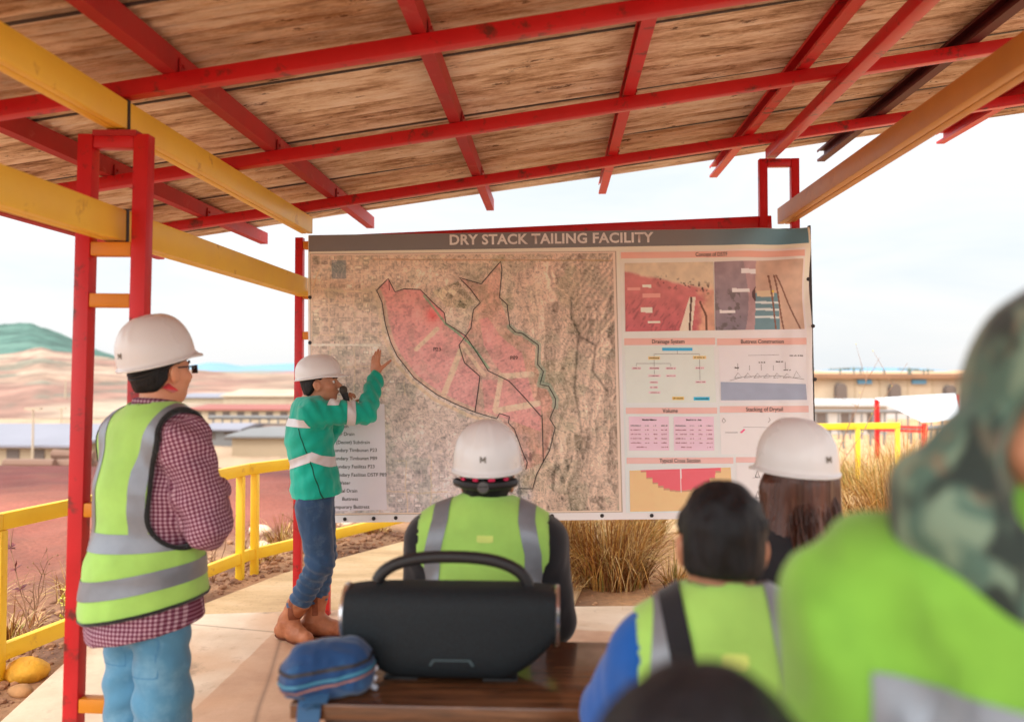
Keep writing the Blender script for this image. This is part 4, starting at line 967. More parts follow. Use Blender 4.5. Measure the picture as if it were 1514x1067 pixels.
# ------------------------------------------------------------------ hard hats
def hard_hat(root, c, f, up=UP, pitch=.12, emblem=True, strap=True, roll=0, knob=False, cushions=False, sc=1., lift=.044, hh=.142, peak=.036):
    r, f, u = frame(f, up); c = np.array(c, float)
    f2 = f*math.cos(pitch)+u*math.sin(pitch); u = u*math.cos(pitch)-f*math.sin(pitch); f = f2
    if roll: r = r*math.cos(roll)+u*math.sin(roll); u = np.cross(r, f)
    o = c+u*lift-f*.006; hh = hh*sc
    nu = 96; rows = []
    A0, B0 = .111*sc, .139*sc
    def ridge(x, z, t):
        s = 0
        for q in (-1, 1):
            k = q*(.016+.038*(1-z)); s += .0075*math.exp(-((x-k)/.0075)**2)
        s += .006*(1-sst(.0,.017+.036*(1-z),abs(x)))
        return s*float(sst(.25,.55,z))
    def P(ct, st, rad, z, ex=0): return o+r*(A0*rad*ct+ex*ct)+f*(B0*rad*st+ex*st)+u*z
    for zi in [-.018, -.014, -.010]:                      # brim, deeper at the front peak
        row = []
        for i in range(nu):
            a = 2*math.pi*i/nu; ct, st = math.cos(a), math.sin(a)
            pk = float(sst(.35, .95, st)); ex = .006*sc+peak*sc*pk
            k = {-.018: 1.0, -.014: 1.0, -.010: .45}[zi]
            zz = zi*sc-pk*.010*k+(.0035 if zi == -.014 else 0)
            row.append(P(ct, st, 1.0, zz, ex*k))
        rows.append(row)
    for t in np.linspace(0, 1, 22):
        z = t**.92; rad = max(0.0, 1-z**2.5)**(1/2.15); row = []
        if t == 1: rad = .012
        for i in range(nu):
            a = 2*math.pi*i/nu; ct, st = math.cos(a), math.sin(a)
            row.append(P(ct, st, rad, z*hh+ridge(A0*rad*ct, z, a)*(.3+.7*rad)))
        rows.append(row)
    v = [tuple(q) for row in rows for q in row]; n = len(rows)
    fc = [(j*nu+i, j*nu+(i+1) % nu, (j+1)*nu+(i+1) % nu, (j+1)*nu+i) for j in range(n-1) for i in range(nu)]
    fc.append(tuple((n-1)*nu+i for i in range(nu)))
    b0 = np.array(parent_base(root)); me = mesh_np('hard_hat', [np.array(q)-b0 for q in v], fc)
    ob = link('hard_hat', me, WHITEHAT, root, True); s = ob.modifiers.new('shell', 'SOLIDIFY'); s.thickness = .0035; s.offset = -1
    if emblem:
        z0 = .030; rows2 = []
        def srf(x, z):
            zz = z/hh; rad = (1-zz**2.5)**(1/2.15); ct = x/(A0*rad); st = -math.sqrt(max(0, 1-ct*ct)); return P(ct, st, rad, z)-f*.0022
        pol = [(-.011,0),(-.011,.020),(-.006,.020),(0,.011),(.006,.020),(.011,.020),(.011,0),(.006,0),(.006,.010),(0,.003),(-.006,.010),(-.006,0)]
        pol = [(x*.85, z*.95+z0) for x, z in pol]
        tri = [(0,1,10,11),(1,2,3,10),(3,9,10),(3,8,9),(3,4,5,8),(5,6,7,8)]
        em = mesh_np('emblem', [srf(*q)-b0 for q in pol], tri); link('emblem', em, mat('emblem_grey', srgb(112,104,92), .4), ob)
    if strap:
        b = MB(); k = 40
        ring = [o+r*(A0-.026)*math.cos(2*math.pi*i/k)+f*(B0-.030)*math.sin(2*math.pi*i/k)-u*(.010+.030*max(0, -math.sin(2*math.pi*i/k))) for i in range(k+1)]
        for dz, rr in ((0,.005),(-.012,.0045)): b.tube([q+u*dz for q in ring], rr, 6, False)
        b.build('suspension_band', BLACK, ob, smooth=True)
    if knob:
        b = MB(); q = o-f*(B0-.010)-u*.048; M = Vector((0,0,1)).rotation_difference(Vector(-f)).to_matrix()
        b.lathe(q, [(.019,-.006),(.020,.004),(.017,.009),(.004,.010)], 20, M); b.build('ratchet_knob', mat('knob_grey', srgb(92,90,90), .5), ob, smooth=True)
        b = MB(); b.tube([o-f*(B0-.014)*math.cos(a)+r*(A0-.006)*math.sin(a)-u*.046 for a in np.linspace(-1.1, 1.1, 14)], .015, 8); b.build('ratchet_strap', BLACK, ob, smooth=True)
    if cushions:
        for a, w_ in ((-.62,.014),(-.22,.018),(.24,.021),(.68,.016)):
            b = MB(); q = o-f*(B0-.002)*math.cos(a)+r*(A0+.001)*math.sin(a)-u*(.024+.003*abs(a)); M = Matrix(((r*math.cos(a)+f*math.sin(a)), (f*math.cos(a)-r*math.sin(a)), u)).transposed()
            b.box(q, (w_, .010, .010), M); b.build('cushion', mat('pink_cushion', srgb(214,30,84), .6), ob, bevel=.003)
    return ob
def cloth_attr(o, J, root):
    """cloth coordinates: around and along the torso or the sleeve a vertex belongs to"""
    b = np.array(parent_base(root)); me = o.data; v = np.zeros(len(me.vertices)*3); me.vertices.foreach_get('co', v); v = v.reshape(-1, 3)+b
    segs = [(J['pel'], J['nb'], .17, 1.), (J['SL'], J['EL'], .07, 0), (J['EL'], J['WL'], .06, 0), (J['SR'], J['ER'], .07, 0), (J['ER'], J['WR'], .06, 0)]
    best = np.full(len(v), 9.); uvw = np.zeros((len(v), 3))
    for i, (a, c, rr, tz) in enumerate(segs):
        a, c = np.array(a, float), np.array(c, float); d = unit(c-a); o_ = v-a; t = o_@d; L_ = np.linalg.norm(c-a)
        tt = np.clip(t, 0, L_); rad = o_-np.outer(tt, d); dist = np.linalg.norm(rad, axis=1)-rr+(0 if tz == 0 else .0)
        ref = unit(np.cross(d, V(.3,.9,.1))); r2 = np.cross(d, ref)
        ang = np.arctan2(rad@ref, rad@r2)
        cand = np.stack([ang*rr if tz == 0 else (v-a)@unit(np.cross(J['f'], UP))*1.0+.35*((v-a)@unit(J['f'])), t, 0*t], -1)
        k = dist < best; uvw[k] = cand[k]; best = np.minimum(best, dist)
    at = me.attributes.new('cloth', 'FLOAT_VECTOR', 'POINT'); at.data.foreach_set('vector', uvw.astype(np.float32).ravel())
def hem(z0, slope=None, below=True, k=.004):
    def cut(P, d):
        zz = z0 if slope is None else z0+(P-slope[0])@slope[1]
        return smax(d, zz-P[:,2], k)
    return cut
def person(loc, label, group=None): return empty('person', loc, label, 'person', group)
def put_part_z(name, vf, P0, n, w, m, root, off=.003, extra=None):
    v, F = vf; s = w/2-np.abs((v-np.array(P0, float))@np.array(n, float))
    if extra is not None: s = np.minimum(s, extra(v))
    return clip_part(name, vf, s, m, root, off)
# ------------------------------------------------------------------ the presenter
def presenter():
    root = person((-1.42, 4.93, 0), 'presenter in green jacket and white helmet touching the map with a raised hand')
    ft = unit(V(.86,.50,0)); fh = unit(V(1,.10,.10)); uh = unit(V(-.16,-.02,1))
    J = dict(f=ft, fh=fh, uh=uh, pel=V(-1.40,4.95,.87), ch=V(-1.445,4.97,1.16), nb=V(-1.435,4.975,1.345), head=V(-1.378,4.965,1.474),
             SR=V(-1.375,4.835,1.305), SL=V(-1.51,5.11,1.305), ER=V(-1.095,4.93,1.300), WR=V(-1.085,5.125,1.495), EL=V(-1.42,5.16,1.09), WL=V(-1.262,5.035,1.30),
             HR=V(-1.385,4.865,.83), HL=V(-1.41,5.03,.83), KR=V(-1.335,4.83,.45), AR=V(-1.530,4.885,.10), TR=V(-1.42,4.80,.05), KL=V(-1.36,4.985,.46), AL=V(-1.405,4.97,.10), TL=V(-1.285,4.97,.05))
    mic_d = unit(V(.30,.10,-.95))
    J['handR'] = hand_prims(V(-1.092,5.150,1.522), V(-.05,.36,.93), V(.55,.80,-.30), curl=.10, thumb=-1, spread=.025, sc=.98, thumb_curl=.25)
    J['handL'] = hand_prims(V(-1.247,5.025,1.300), V(.10,-.15,.98), V(.9,-.3,.1), thumb=1, curls=[.95,1.0,1.05,1.1], sc=.95, thumb_curl=.5)
    body_mesh(root, J, SKIN, .0042); eyes(root, J)
    hair_cap(root, J, HAIR, .005, back=-.07, seed=2)
    jp = torso_prims(J, 1.0, 1.05)
    jp = [q for q in jp]+[cone(J['pel'], J['pel']-V(-.01,0,.10), .162, .168, .05, (ft, 1.30)), cone(J['nb']-V(0,0,.03), J['nb']+V(.012,0,.03), .068, .064, .02)]
    base = list(jp)
    for s in 'LR': jp += arm_prims(J, s, 1.08)
    cut = hem(.815, (V(-1.40,4.95,0), V(.10,0,0)))
    aw = wrinkle(.011, (15,15,10), 4)
    def wr(P):
        k = aw(P); q = np.minimum(dprim(cone(J['SR'],J['ER'],0,0), P), dprim(cone(J['ER'],J['WR'],0,0), P)); sl = q < .1
        fold = .0045*np.sin(((P-J['ER'])@unit(V(.8,.6,.35)))*105+4*vnoise(P*9, 3))*(q < .095)
        pull = .004*np.sin(((P-J['ch'])@unit(V(.55,.1,-.75)))*75+5*vnoise(P*6, 8))*(P[:,2] < 1.22)*(q > .1)
        return k+fold+pull
    def ccut(P, d):
        d = cut(P, d); nk = dprim(cone(J['nb']-V(0,0,.02), J['head'], .056, .056), P); d = smax(d, -nk, .004)
        q = P-J['nb']; return np.where(np.hypot(q[:,0], q[:,1]) < .15, smax(d, (q@unit(V(-.1,0,1)))-.052, .006), d)
    jv = sdf_mesh('jacket', jp, .0065, .016, cut=ccut, wr=wr); jk = put('jacket', jv, GREEN, root)
    arm = lambda v: np.minimum(dprim(cone(J['SR']+V(.05,0,0),J['ER'],0,0), v), dprim(cone(J['SL'],J['EL'],0,0), v))
    back = lambda v: -((v-J['ch'])@ft)-.02
    put_part_z('reflective_tape', jv, (0,0,1.245), UP, .045, TAPE_LIGHT, jk, extra=lambda v: np.minimum(back(v), .20-np.abs((v-J['ch'])@unit(V(.5,-.86,0)))))
    put_part_z('reflective_tape', jv, (-1.44,4.97,1.035), unit(V(-.36,0,1)), .052, TAPE_LIGHT, jk, extra=lambda v: np.minimum(arm(v)-.10, -((v-V(-1.385,0,0))@V(1,0,0))+.0))
    put_part_z('reflective_tape', jv, (-1.385,4.97,1.060), unit(V(.38,0,1)), .052, TAPE_LIGHT, jk, extra=lambda v: ((v-V(-1.385,0,0))@V(1,0,0)))
    ad = unit(J['ER']-J['SR']); put_part_z('reflective_tape', jv, J['SR']+ad*.205, ad, .048, TAPE_LIGHT, jk, extra=lambda v: .085-dprim(cone(J['SR'],J['ER'],0,0), v))
    put_part_z('badge', jv, (-1.235,4.83,1.375), UP, .06, mat('white_patch', (.75,.76,.76), .6), jk, extra=lambda v: np.minimum(.03-np.abs(v[:,0]+1.262), v[:,2]-1.348))
    # darker green side seam between the back and front panels
    put_part_z('seam', jv, (-1.375,4.9,1.0), unit(V(.93,0,.36)), .007, mat('dark_green_seam', srgb(8,84,66), .9), jk, off=.0015, extra=lambda v: np.minimum(1.22-v[:,2], 4.97-v[:,1]))
    tp = [cone(J['pel']-V(0,0,.02), J['pel']-V(0,0,.05), .128, .135, .04, (ft, 1.35))]
    for s in 'LR': tp += [cone(J['H'+s]-V(0,0,.07), J['K'+s], .092, .066, .04), cone(J['K'+s], J['A'+s], .066, .041, .03)]
    tw = wrinkle(.010, (17,17,12), 14)
    def twr(P): return tw(P)+.004*np.sin(P[:,2]*120+P[:,0]*60+4*vnoise(P*8, 2))*((P[:,2] < .52) & (P[:,2] > .2))
    jeans = put('jeans', sdf_mesh('jeans', tp, .0065, .009, wr=twr, cut=hem(.19)), NAVYJ, root)
    for s, hx in (('R', V(-1.612,4.918,.045)), ('L', V(-1.455,4.968,.045))):
        k, a, t = J['K'+s], J['A'+s], J['T'+s]; top = a+(k-a)*unit(k-a)[2]*.40*1.0; dr = unit((t-a)*V(1,1,0)); heel = a*V(1,1,0)-dr*.055+V(0,0,.045)
        if s == 'R': top = a+(k-a)*.36
        bp = [cone(top, a+V(0,0,.02), .062, .050, .02), cone(a, heel, .048, .040, .03), cone(heel, heel+dr*.13-V(0,0,.0), .040, .040, .03), cone(a-V(0,0,.01), heel+dr*.16+V(0,0,.012), .046, .034, .03), cone(heel+dr*.12, heel+dr*.225-V(0,0,.004), .041, .036, .02)]
        bw = wrinkle(.006, (26,26,40), 24)
        def bcut(P, d, top=top, k=k, a=a):
            d = smax(d, -P[:,2]+.002, .003); return smax(d, (P-top)@unit(k-a), .003)
        bv = sdf_mesh('boot', bp, .0055, .002, cut=bcut, wr=bw); bo = put('boot', bv, LEATHER, root)
        clip_part('sole', bv, .022-bv[0][:,2], SOLE, bo, .005)
        clip_part('pull_tab', bv, np.minimum(.016-np.abs((bv[0]-a)@np.cross(dr, UP)+0)*0-np.abs((bv[0]-top)@dr), np.minimum(bv[0][:,2]-a[2]-.03, .2)), mat('boot_elastic', srgb(130,68,40), .8), bo, .002)
    hard_hat(root, J['head'], fh, uh, pitch=.03, sc=.97, hh=.128, strap=False)
    # the microphone he holds
    mc = empty('microphone', (-1.235, 4.955, 1.33), 'black handheld microphone held close to the presenter\'s mouth', 'microphone')
    h0 = V(-1.238,4.955,1.432); b = MB(); b.lathe(h0, [(.002,-.026),(.016,-.022),(.0235,-.008),(.024,.004),(.019,.018),(.008,.0255),(.001,.0265)], 16); b.build('microphone_head', mat('mic_mesh', srgb(64,60,52), .6, bump=.5, bscale=300), mc, smooth=True)
    b = MB(); b.tube([h0+mic_d*.018, h0+mic_d*.05, h0+mic_d*.09, h0+mic_d*.19], [.021,.017,.015,.0125], 14); b.build('handle', BLACK, mc, smooth=True)
presenter()
# ------------------------------------------------------------------ man in a checked shirt and vest, standing at the left post
def standing_man():
    root = person((-1.40, 2.88, 0), 'man in burgundy checked shirt, lime vest and light jeans standing with folded arms')
    ft = unit(V(.46,.89,0)); rt = V(ft[1],-ft[0],0); fh = unit(V(.46,.89,.05)); uh = unit(V(-.08,-.06,1))
    J = dict(f=ft, fh=fh, uh=uh, pel=V(-1.40,2.88,.86), ch=V(-1.395,2.88,1.14), nb=V(-1.378,2.895,1.378), head=V(-1.372,2.915,1.550),
             SR=V(-1.228,2.795,1.305), SL=V(-1.530,2.98,1.305), ER=V(-1.150,2.80,1.030), WR=V(-1.225,3.03,1.11), EL=V(-1.45,3.12,1.05), WL=V(-1.34,3.13,1.10),
             HR=V(-1.328,2.838,.83), HL=V(-1.468,2.925,.83), KR=V(-1.312,2.83,.45), AR=V(-1.305,2.80,.09), TR=V(-1.20,2.90,.04), KL=V(-1.480,2.96,.45), AL=V(-1.485,2.94,.09), TL=V(-1.38,3.05,.04))
    J['handR'] = hand_prims(V(-1.205,3.06,1.09), V(-.5,.8,.1), V(-.8,-.5,0), curl=.5, thumb=1)
    J['handL'] = hand_prims(V(-1.245,3.00,1.085), V(.75,-.6,-.2), V(-.6,-.75,.1), curl=.45, thumb=-1)
    J['WL'] = V(-1.265,3.015,1.092)
    body_mesh(root, J, SKIN_L, .0065); eyes(root, J)
    hair_cap(root, J, HAIR, .006, back=-.075, seed=5)
    sp = torso_prims(J, .98, 1.08)+[cone(J['pel'], J['pel']-V(0,0,.17), .160, .174, .05, (ft, 1.0)), cone(J['nb']-V(0,0,.02), J['nb']+V(0,0,.060), .066, .060, .02)]
    for s in 'LR': sp += arm_prims(J, s, 1.2)
    cut0 = hem(.665, (V(-1.40,2.88,0), V(.18,0,0)))
    wk = wrinkle(.011, (13,13,11), 31)
    def wr(P):
        q = np.minimum(dprim(cone(J['SR'],J['ER'],0,0), P), dprim(cone(J['ER'],J['WR'],0,0), P))
        return wk(P)+.005*np.sin(((P-J['ER'])@unit(V(.5,.2,.85)))*70+5*vnoise(P*8, 3))*(q < .11)
    def cut(P, d):
        d = cut0(P, d); d = smax(d, -dprim(cone(J['nb']-V(0,0,.02), J['head'], .057, .057), P), .004)
        return smax(d, (P-J['nb'])@unit(V(.05,.15,1))-.068, .005)
    sv = sdf_mesh('shirt', sp, .0075, .016, cut=cut, wr=wr); so_ = put('shirt', sv, GINGHAM, root); cloth_attr(so_, J, root)
    vp = torso_prims(J, 1.02, 1.12)+[cone(J['pel'], J['pel']-V(0,0,.11), .162, .178, .05, (ft, 1.0)), cone(J['nb']-V(0,0,.03), J['nb'], .075, .068, .02)]
    vhem = hem(.745, (V(-1.40,2.88,0), V(.19,0,0))); vw = wrinkle(.010, (8,8,7), 44)
    rdir = unit(J['ER']-J['SR']); ldir = unit(J['EL']-J['SL'])
    holes = [cone(J['SR']+rt*.020+V(0,0,.02), J['SR']-rt*.005-V(0,0,.225)+ft*.0, .098, .114), cone(J['SL']-rt*.05, J['SL']-rt*.03-V(0,0,.20), .090, .10)]
    def vcut(P, d):
        d = vhem(P, d)
        for q in holes: d = smax(d, -dprim(q, P), .004)
        d = smax(d, -dprim(cone(J['nb']+V(0,0,.022), J['nb']+V(0,0,.12)+ft*.02, .088, .11), P), .004)
        return d
    vv = sdf_mesh('vest', vp, .007, .031, cut=vcut, wr=vw); vest = put('vest', vv, LIME, root)
    v = vv[0]; X = (v-J['ch'])@rt; Z = v[:,2]-.19*(v[:,0]+1.40)*0; sag = .30*np.abs(X+.02)*0
    tz = lambda z0, w, k=.0: w/2-np.abs(v[:,2]-z0-k*(v[:,0]+1.4))
    clip_part('reflective_tape', vv, tz(.985, .060, .04), TAPE, vest); clip_part('reflective_tape', vv, tz(.850, .062, .17), TAPE, vest)
    for s in (-1, 1):
        xc = s*(.108+.05*np.clip((v[:,2]-1.22)/.2, 0, 1))
        xc = xc+(.02 if s > 0 else -.02)*np.clip((1.1-v[:,2])*3, 0, 1)
        clip_part('reflective_tape', vv, np.minimum(.029-np.abs(X-xc), v[:,2]-.99), TAPE, vest, .0025)
    clip_part('binding', vv, .011-(v[:,2]-.745-.19*(v[:,0]+1.40)), TRIM, vest, .0035)
    for q in holes: clip_part('binding', vv, .012-dprim(q, v), TRIM, vest, .0035)
    tp = [cone(J['pel']-V(0,0,.06), J['pel']-V(0,0,.10), .140, .150, .05, (ft, 1.32)), ell(J['HR']-ft*.028-V(0,0,.09), (.080,.080,.095), .05), ell(J['HL']-ft*.028-V(0,0,.09), (.080,.080,.095), .05)]
    for s in 'LR':
        h, k, a = J['H'+s]-V(0,0,.09), J['K'+s], J['A'+s]; tp += [cone(h, k, .086, .082, .025), cone(k, a, .082, .076, .03)]
    tw = wrinkle(.006, (15,15,6), 55)
    def twr(P): return tw(P)+.004*np.sin((P[:,2]+.5*np.abs(P[:,0]+1.4))*62+4*vnoise(P*6, 1))*(P[:,2] < .72)
    jv = sdf_mesh('jeans', tp, .0075, .006, wr=twr, cut=hem(.07)); jn = put('jeans', jv, JEAN, root)
    vj = jv[0]; Xj = (vj-J['pel'])@rt; bk = -((vj-J['pel'])@ft)
    dseam = mat('denim_seam', srgb(72,128,166), .85)
    clip_part('seam', jv, np.minimum(.0025-np.abs(Xj+.012), np.minimum(bk, vj[:,2]-.40)), dseam, jn, .001)
    for s in (-1, 1):
        px_, pz = .5*np.abs(Xj-s*.098+.008), vj[:,2]
        box = np.maximum(np.abs(Xj-s*.098+.006)-.062, np.abs(pz-.610)-.065)
        clip_part('pocket', jv, np.minimum(.0022-np.abs(box), bk-.02), dseam, jn, .001)
    for s in 'LR':
        a, t = J['A'+s], J['T'+s]; dr = unit((t-a)*V(1,1,0)); h = a*V(1,1,0)-dr*.05+V(0,0,.04)
        bv = sdf_mesh('boot', [cone(a+V(0,0,.08), a, .055, .05, .02), cone(h, h+dr*.2, .044, .045, .03)], .008, .003, cut=lambda P, d: smax(d, .002-P[:,2], .003)); put('boot', bv, LEATHER, root)
    hard_hat(root, J['head'], fh, uh, pitch=.20, sc=1.0, hh=.152, peak=.018)
    # glasses and the red neck flap that shows on both sides under the helmet
    r, f, u = frame(fh, uh); c = J['head']
    b = MB()
    for s in (-1, 1):
        b.tube([c+s*.078*r-.01*f+.004*u, c+s*.074*r+.05*f+.006*u, c+s*.064*r+.096*f+.006*u], .003, 6)
        M = Matrix((r*.95+f*s*-.3, f*.95+r*s*.3, u)).transposed(); b.box(c+s*.036*r+.112*f-.004*u, (.050,.005,.030), M)
    b.build('glasses', mat('dark_glasses', (.02,.025,.04), .12, bump=0), root, bevel=.002)
    flap = mat('red_neck_cloth', srgb(222,24,40), .7, sheen=.3)
    for s_ in (-1, 1):                                  # two red points of a neck cloth stick out under the helmet
        b = MB(); q = [c+s_*r*.060-f*.02-u*.045, c+s_*r*.064-f*.005-u*.082, c+s_*r*.126-f*.03-u*.074, c+s_*r*.060-f*.05-u*.060]
        b.add(q, [(0,1,2),(0,2,3),(1,3,2),(0,3,1)]); b.build('neck_cloth_tip', flap, root, bevel=.002)
standing_man()
# ------------------------------------------------------------------ seated people
def seated(loc, label, yaw, hx, hz, sh_z, half, seat_z, fh, uh=UP, lean=0., arms=None, tilt=0.):
    root = person(loc, label); x, y, _ = loc; ft = V(-math.sin(yaw), math.cos(yaw), 0); rt = V(ft[1], -ft[0], 0); o = V(x, y, 0)
    J = dict(f=ft, fh=unit(fh), uh=unit(uh), pel=o+V(0,0,seat_z+.09), ch=o+ft*lean*.6+V(0,0,sh_z-.17), nb=o+ft*lean+V(0,0,sh_z+.065), head=o+ft*(lean+.03)+rt*hx+V(0,0,hz),
             SL=o+ft*lean*.9-rt*half+V(0,0,sh_z), SR=o+ft*lean*.9+rt*half+V(0,0,sh_z))
    for s, k in (('L', -1), ('R', 1)):
        J['H'+s] = o+rt*k*.095+V(0,0,seat_z+.07); J['K'+s] = o+rt*k*.13+ft*.43+V(0,0,seat_z+.06); J['A'+s] = o+rt*k*.14+ft*.44+V(0,0,.09); J['T'+s] = J['A'+s]+ft*.14-V(0,0,.05)
        J['E'+s] = o+rt*k*(half+.035)+ft*(lean+.06)+V(0,0,sh_z-.27); J['W'+s] = o+rt*k*.12+ft*(lean+.29)+V(0,0,sh_z-.36)
    if arms: J.update(arms)
    for s, k in (('L', 1), ('R', -1)):
        J['hand'+s] = hand_prims(J['W'+s]+ft*.02, unit(ft-rt*0+V(0,0,-.2)), V(0,0,-1), curl=.4, thumb=k*1)
    return root, J, ft, rt
def dress(root, J, ft, rt, shirt, trousers, h=.009, vest=None, sleeve=1.15, w=1.05, seed=1, collar=True, short=None, hole=.10, vgrow=.03, neckr=.078):
    sp = torso_prims(J, w, 1.08)+[cone(J['nb']-V(0,0,.02), J['nb']+V(0,0,.035), .066, .062, .02)]
    for s in 'LR':
        a = arm_prims(J, s, sleeve)
        if short and s in short:
            S_, E_ = J['S'+s], J['E'+s]; a = [cone(S_, S_+(E_-S_)*.88, .066, .064, .035)]
        sp += a
    wk = wrinkle(.010, (12,12,9), seed)
    def cut(P, d): return smax(smax(d, -dprim(cone(J['nb']-V(0,0,.02), J['head'], .058, .058), P), .004), (P[:,2]-J['nb'][2])-.055, .005)
    put('shirt', sdf_mesh('shirt', sp, h, .016, cut=cut, wr=wk), shirt, root)
    tp = [ell(J['pel'], (.17,.16,.12), .04)]
    for s in 'LR': tp += [cone(J['H'+s], J['K'+s], .095, .075, .03), cone(J['K'+s], J['A'+s], .072, .058, .03)]
    put('trousers', sdf_mesh('trousers', tp, .012, .006, wr=wrinkle(.008, (12,12,9), seed+3), cut=hem(.06)), trousers, root)
    for s in 'LR':
        a, t = J['A'+s], J['T'+s]; dr = unit((t-a)*V(1,1,0)); hq = a*V(1,1,0)-dr*.05+V(0,0,.04)
        put('shoe', sdf_mesh('shoe', [cone(a+V(0,0,.03), a, .05, .05, .02), cone(hq, hq+dr*.2, .042, .043, .03)], .010, .003, cut=lambda P, d: smax(d, .002-P[:,2], .003)), BLACK, root)
    if vest is None: return None, None
    vp = torso_prims(J, w+.05, 1.1)+[cone(J['nb']-V(0,0,.03), J['nb'], .078, .070, .02)]
    holes = [cone(J['S'+s]+rt*k*.05, J['S'+s]+rt*k*.045-V(0,0,.19), hole, hole*1.05) for s, k in (('L',-1),('R',1))]
    def vcut(P, d):
        for q in holes: d = smax(d, -dprim(q, P), .004)
        return smax(d, -dprim(cone(J['nb']+V(0,0,.035), J['nb']+V(0,0,.12)+ft*.03, neckr*.86, neckr*1.1), P), .004)
    vv = sdf_mesh('vest', vp, .008, vgrow, cut=vcut, wr=wrinkle(.009, (7,7,6), seed+9)); o = put('vest', vv, vest, root)
    return vv, o
def man_center():
    root, J, ft, rt = seated((-.222,2.75,0), 'seated man in white helmet, lime vest and black jacket directly behind the portable speaker', R(-2), .0, 1.198, .998, .178, .46, V(.02,1,.02), lean=.02)
    body_mesh(root, J, SKIN, .0065); eyes(root, J); hair_cap(root, J, HAIR, .006, back=-.115, seed=8)
    vv, ve = dress(root, J, ft, rt, BLACKCLOTH, BLACKCLOTH, .008, LIME, 1.28, 1.02, seed=61, hole=.092, vgrow=.036)
    v = vv[0]; X = (v-J['ch'])@rt
    for s in (-1, 1):
        xc = s*(.158-.022*np.clip((v[:,2]-.98)/.1, 0, 1)+.008*np.clip((.95-v[:,2])/.2,0,1)); clip_part('reflective_tape', vv, .026-np.abs(X-xc), TAPE, ve, .0025)
    clip_part('reflective_tape', vv, .027-np.abs(v[:,2]-.62), TAPE, ve, .003)
    z = J['nb'][2]; clip_part('label_patch', vv, np.minimum(np.minimum(.026-np.abs(X-.01), .011-np.abs(v[:,2]-z+.035)), -((v-J['ch'])@ft)-.03), mat('pale_label', srgb(206,226,120), .7), ve, .002)
    hard_hat(root, J['head'], J['fh'], J['uh'], pitch=.05, sc=.99, hh=.148, knob=True, cushions=True)
man_center()
def woman_hat():
    fh = V(-.42,.90,.0)
    root, J, ft, rt = seated((.742,2.60,0), 'seated woman with long brown hair below a white helmet', R(14), .0, 1.216, .985, .158, .46, fh, lean=.02)
    body_mesh(root, J, SKIN_L, .0065); eyes(root, J)
    dress(root, J, ft, rt, BLACKCLOTH, BLACKCLOTH, .009, None, 1.2, .95, seed=71)
    hard_hat(root, J['head'], J['fh'], J['uh'], pitch=.06, sc=.98, hh=.148, peak=.020)
    # long loose hair: one wavy mass with strand grooves and separate locks
    c = J['head']; b_ = -unit(fh); r = unit(np.cross(unit(fh), UP))
    hp = [ell(c+b_*.02+V(0,0,.0), (.094,.105,.10), .04), cone(c+b_*.055-V(0,0,.02), c+b_*.105-V(0,0,.24), .085, .088, .05, (unit(fh), 1.35)), cone(c+b_*.105-V(0,0,.24), c+b_*.12-V(0,0,.44), .088, .056, .05, (unit(fh), 1.6))]
    for s in (-1, 1): hp += [cone(c+r*s*.075-V(0,0,.03), c+r*s*.100+b_*.05-V(0,0,.24), .036, .045, .05), cone(c+r*s*.100+b_*.05-V(0,0,.24), c+r*s*.085+b_*.07-V(0,0,.46), .048, .020, .04)]
    def wr(P):
        q = P-c; an = np.arctan2(q@b_, q@r); return .003*np.sin(an*44+q[:,2]*6+5*vnoise(P*V(9,9,3), 4))+.006*np.sin(an*7+q[:,2]*9)-.012*(vnoise(P*V(20,20,3), 6)-.5)
    def cut(P, d):
        q = P-c; face = dprim(ell(c-b_*.125-V(0,0,.05), (.06,.065,.11)), P); return smax(smax(d, -face, .01), q[:,2]-.06, .01)
    hm = put('hair', sdf_mesh('hair', hp, .006, 0, cut=cut, wr=wr), HAIR_BROWN, root)
    rr = random.Random(3)
    b = MB()
    for i in range(330):
        a = rr.uniform(-.3, math.pi+.3); st = c+r*math.cos(a)*.088+b_*(math.sin(a)*.10+.015)-V(0,0,.02); ln = rr.uniform(.34,.48); ph = rr.uniform(0,6); pts = []
        for k in range(9):
            t = k/8; pts.append(st+b_*(.03+.075*math.sin(a))*t**.8+r*(math.cos(a)*.026*math.sin(t*2.4)+.007*math.sin(ph+t*9))-V(0,0,ln*t)+b_*.006*math.sin(ph*2+t*8))
        b.tube(pts, [.0012,.0018,.002,.002,.002,.0018,.0015,.0012,.0005], 3)
    b.build('hair_strands', HAIR_BROWN, root, smooth=True)
woman_hat()
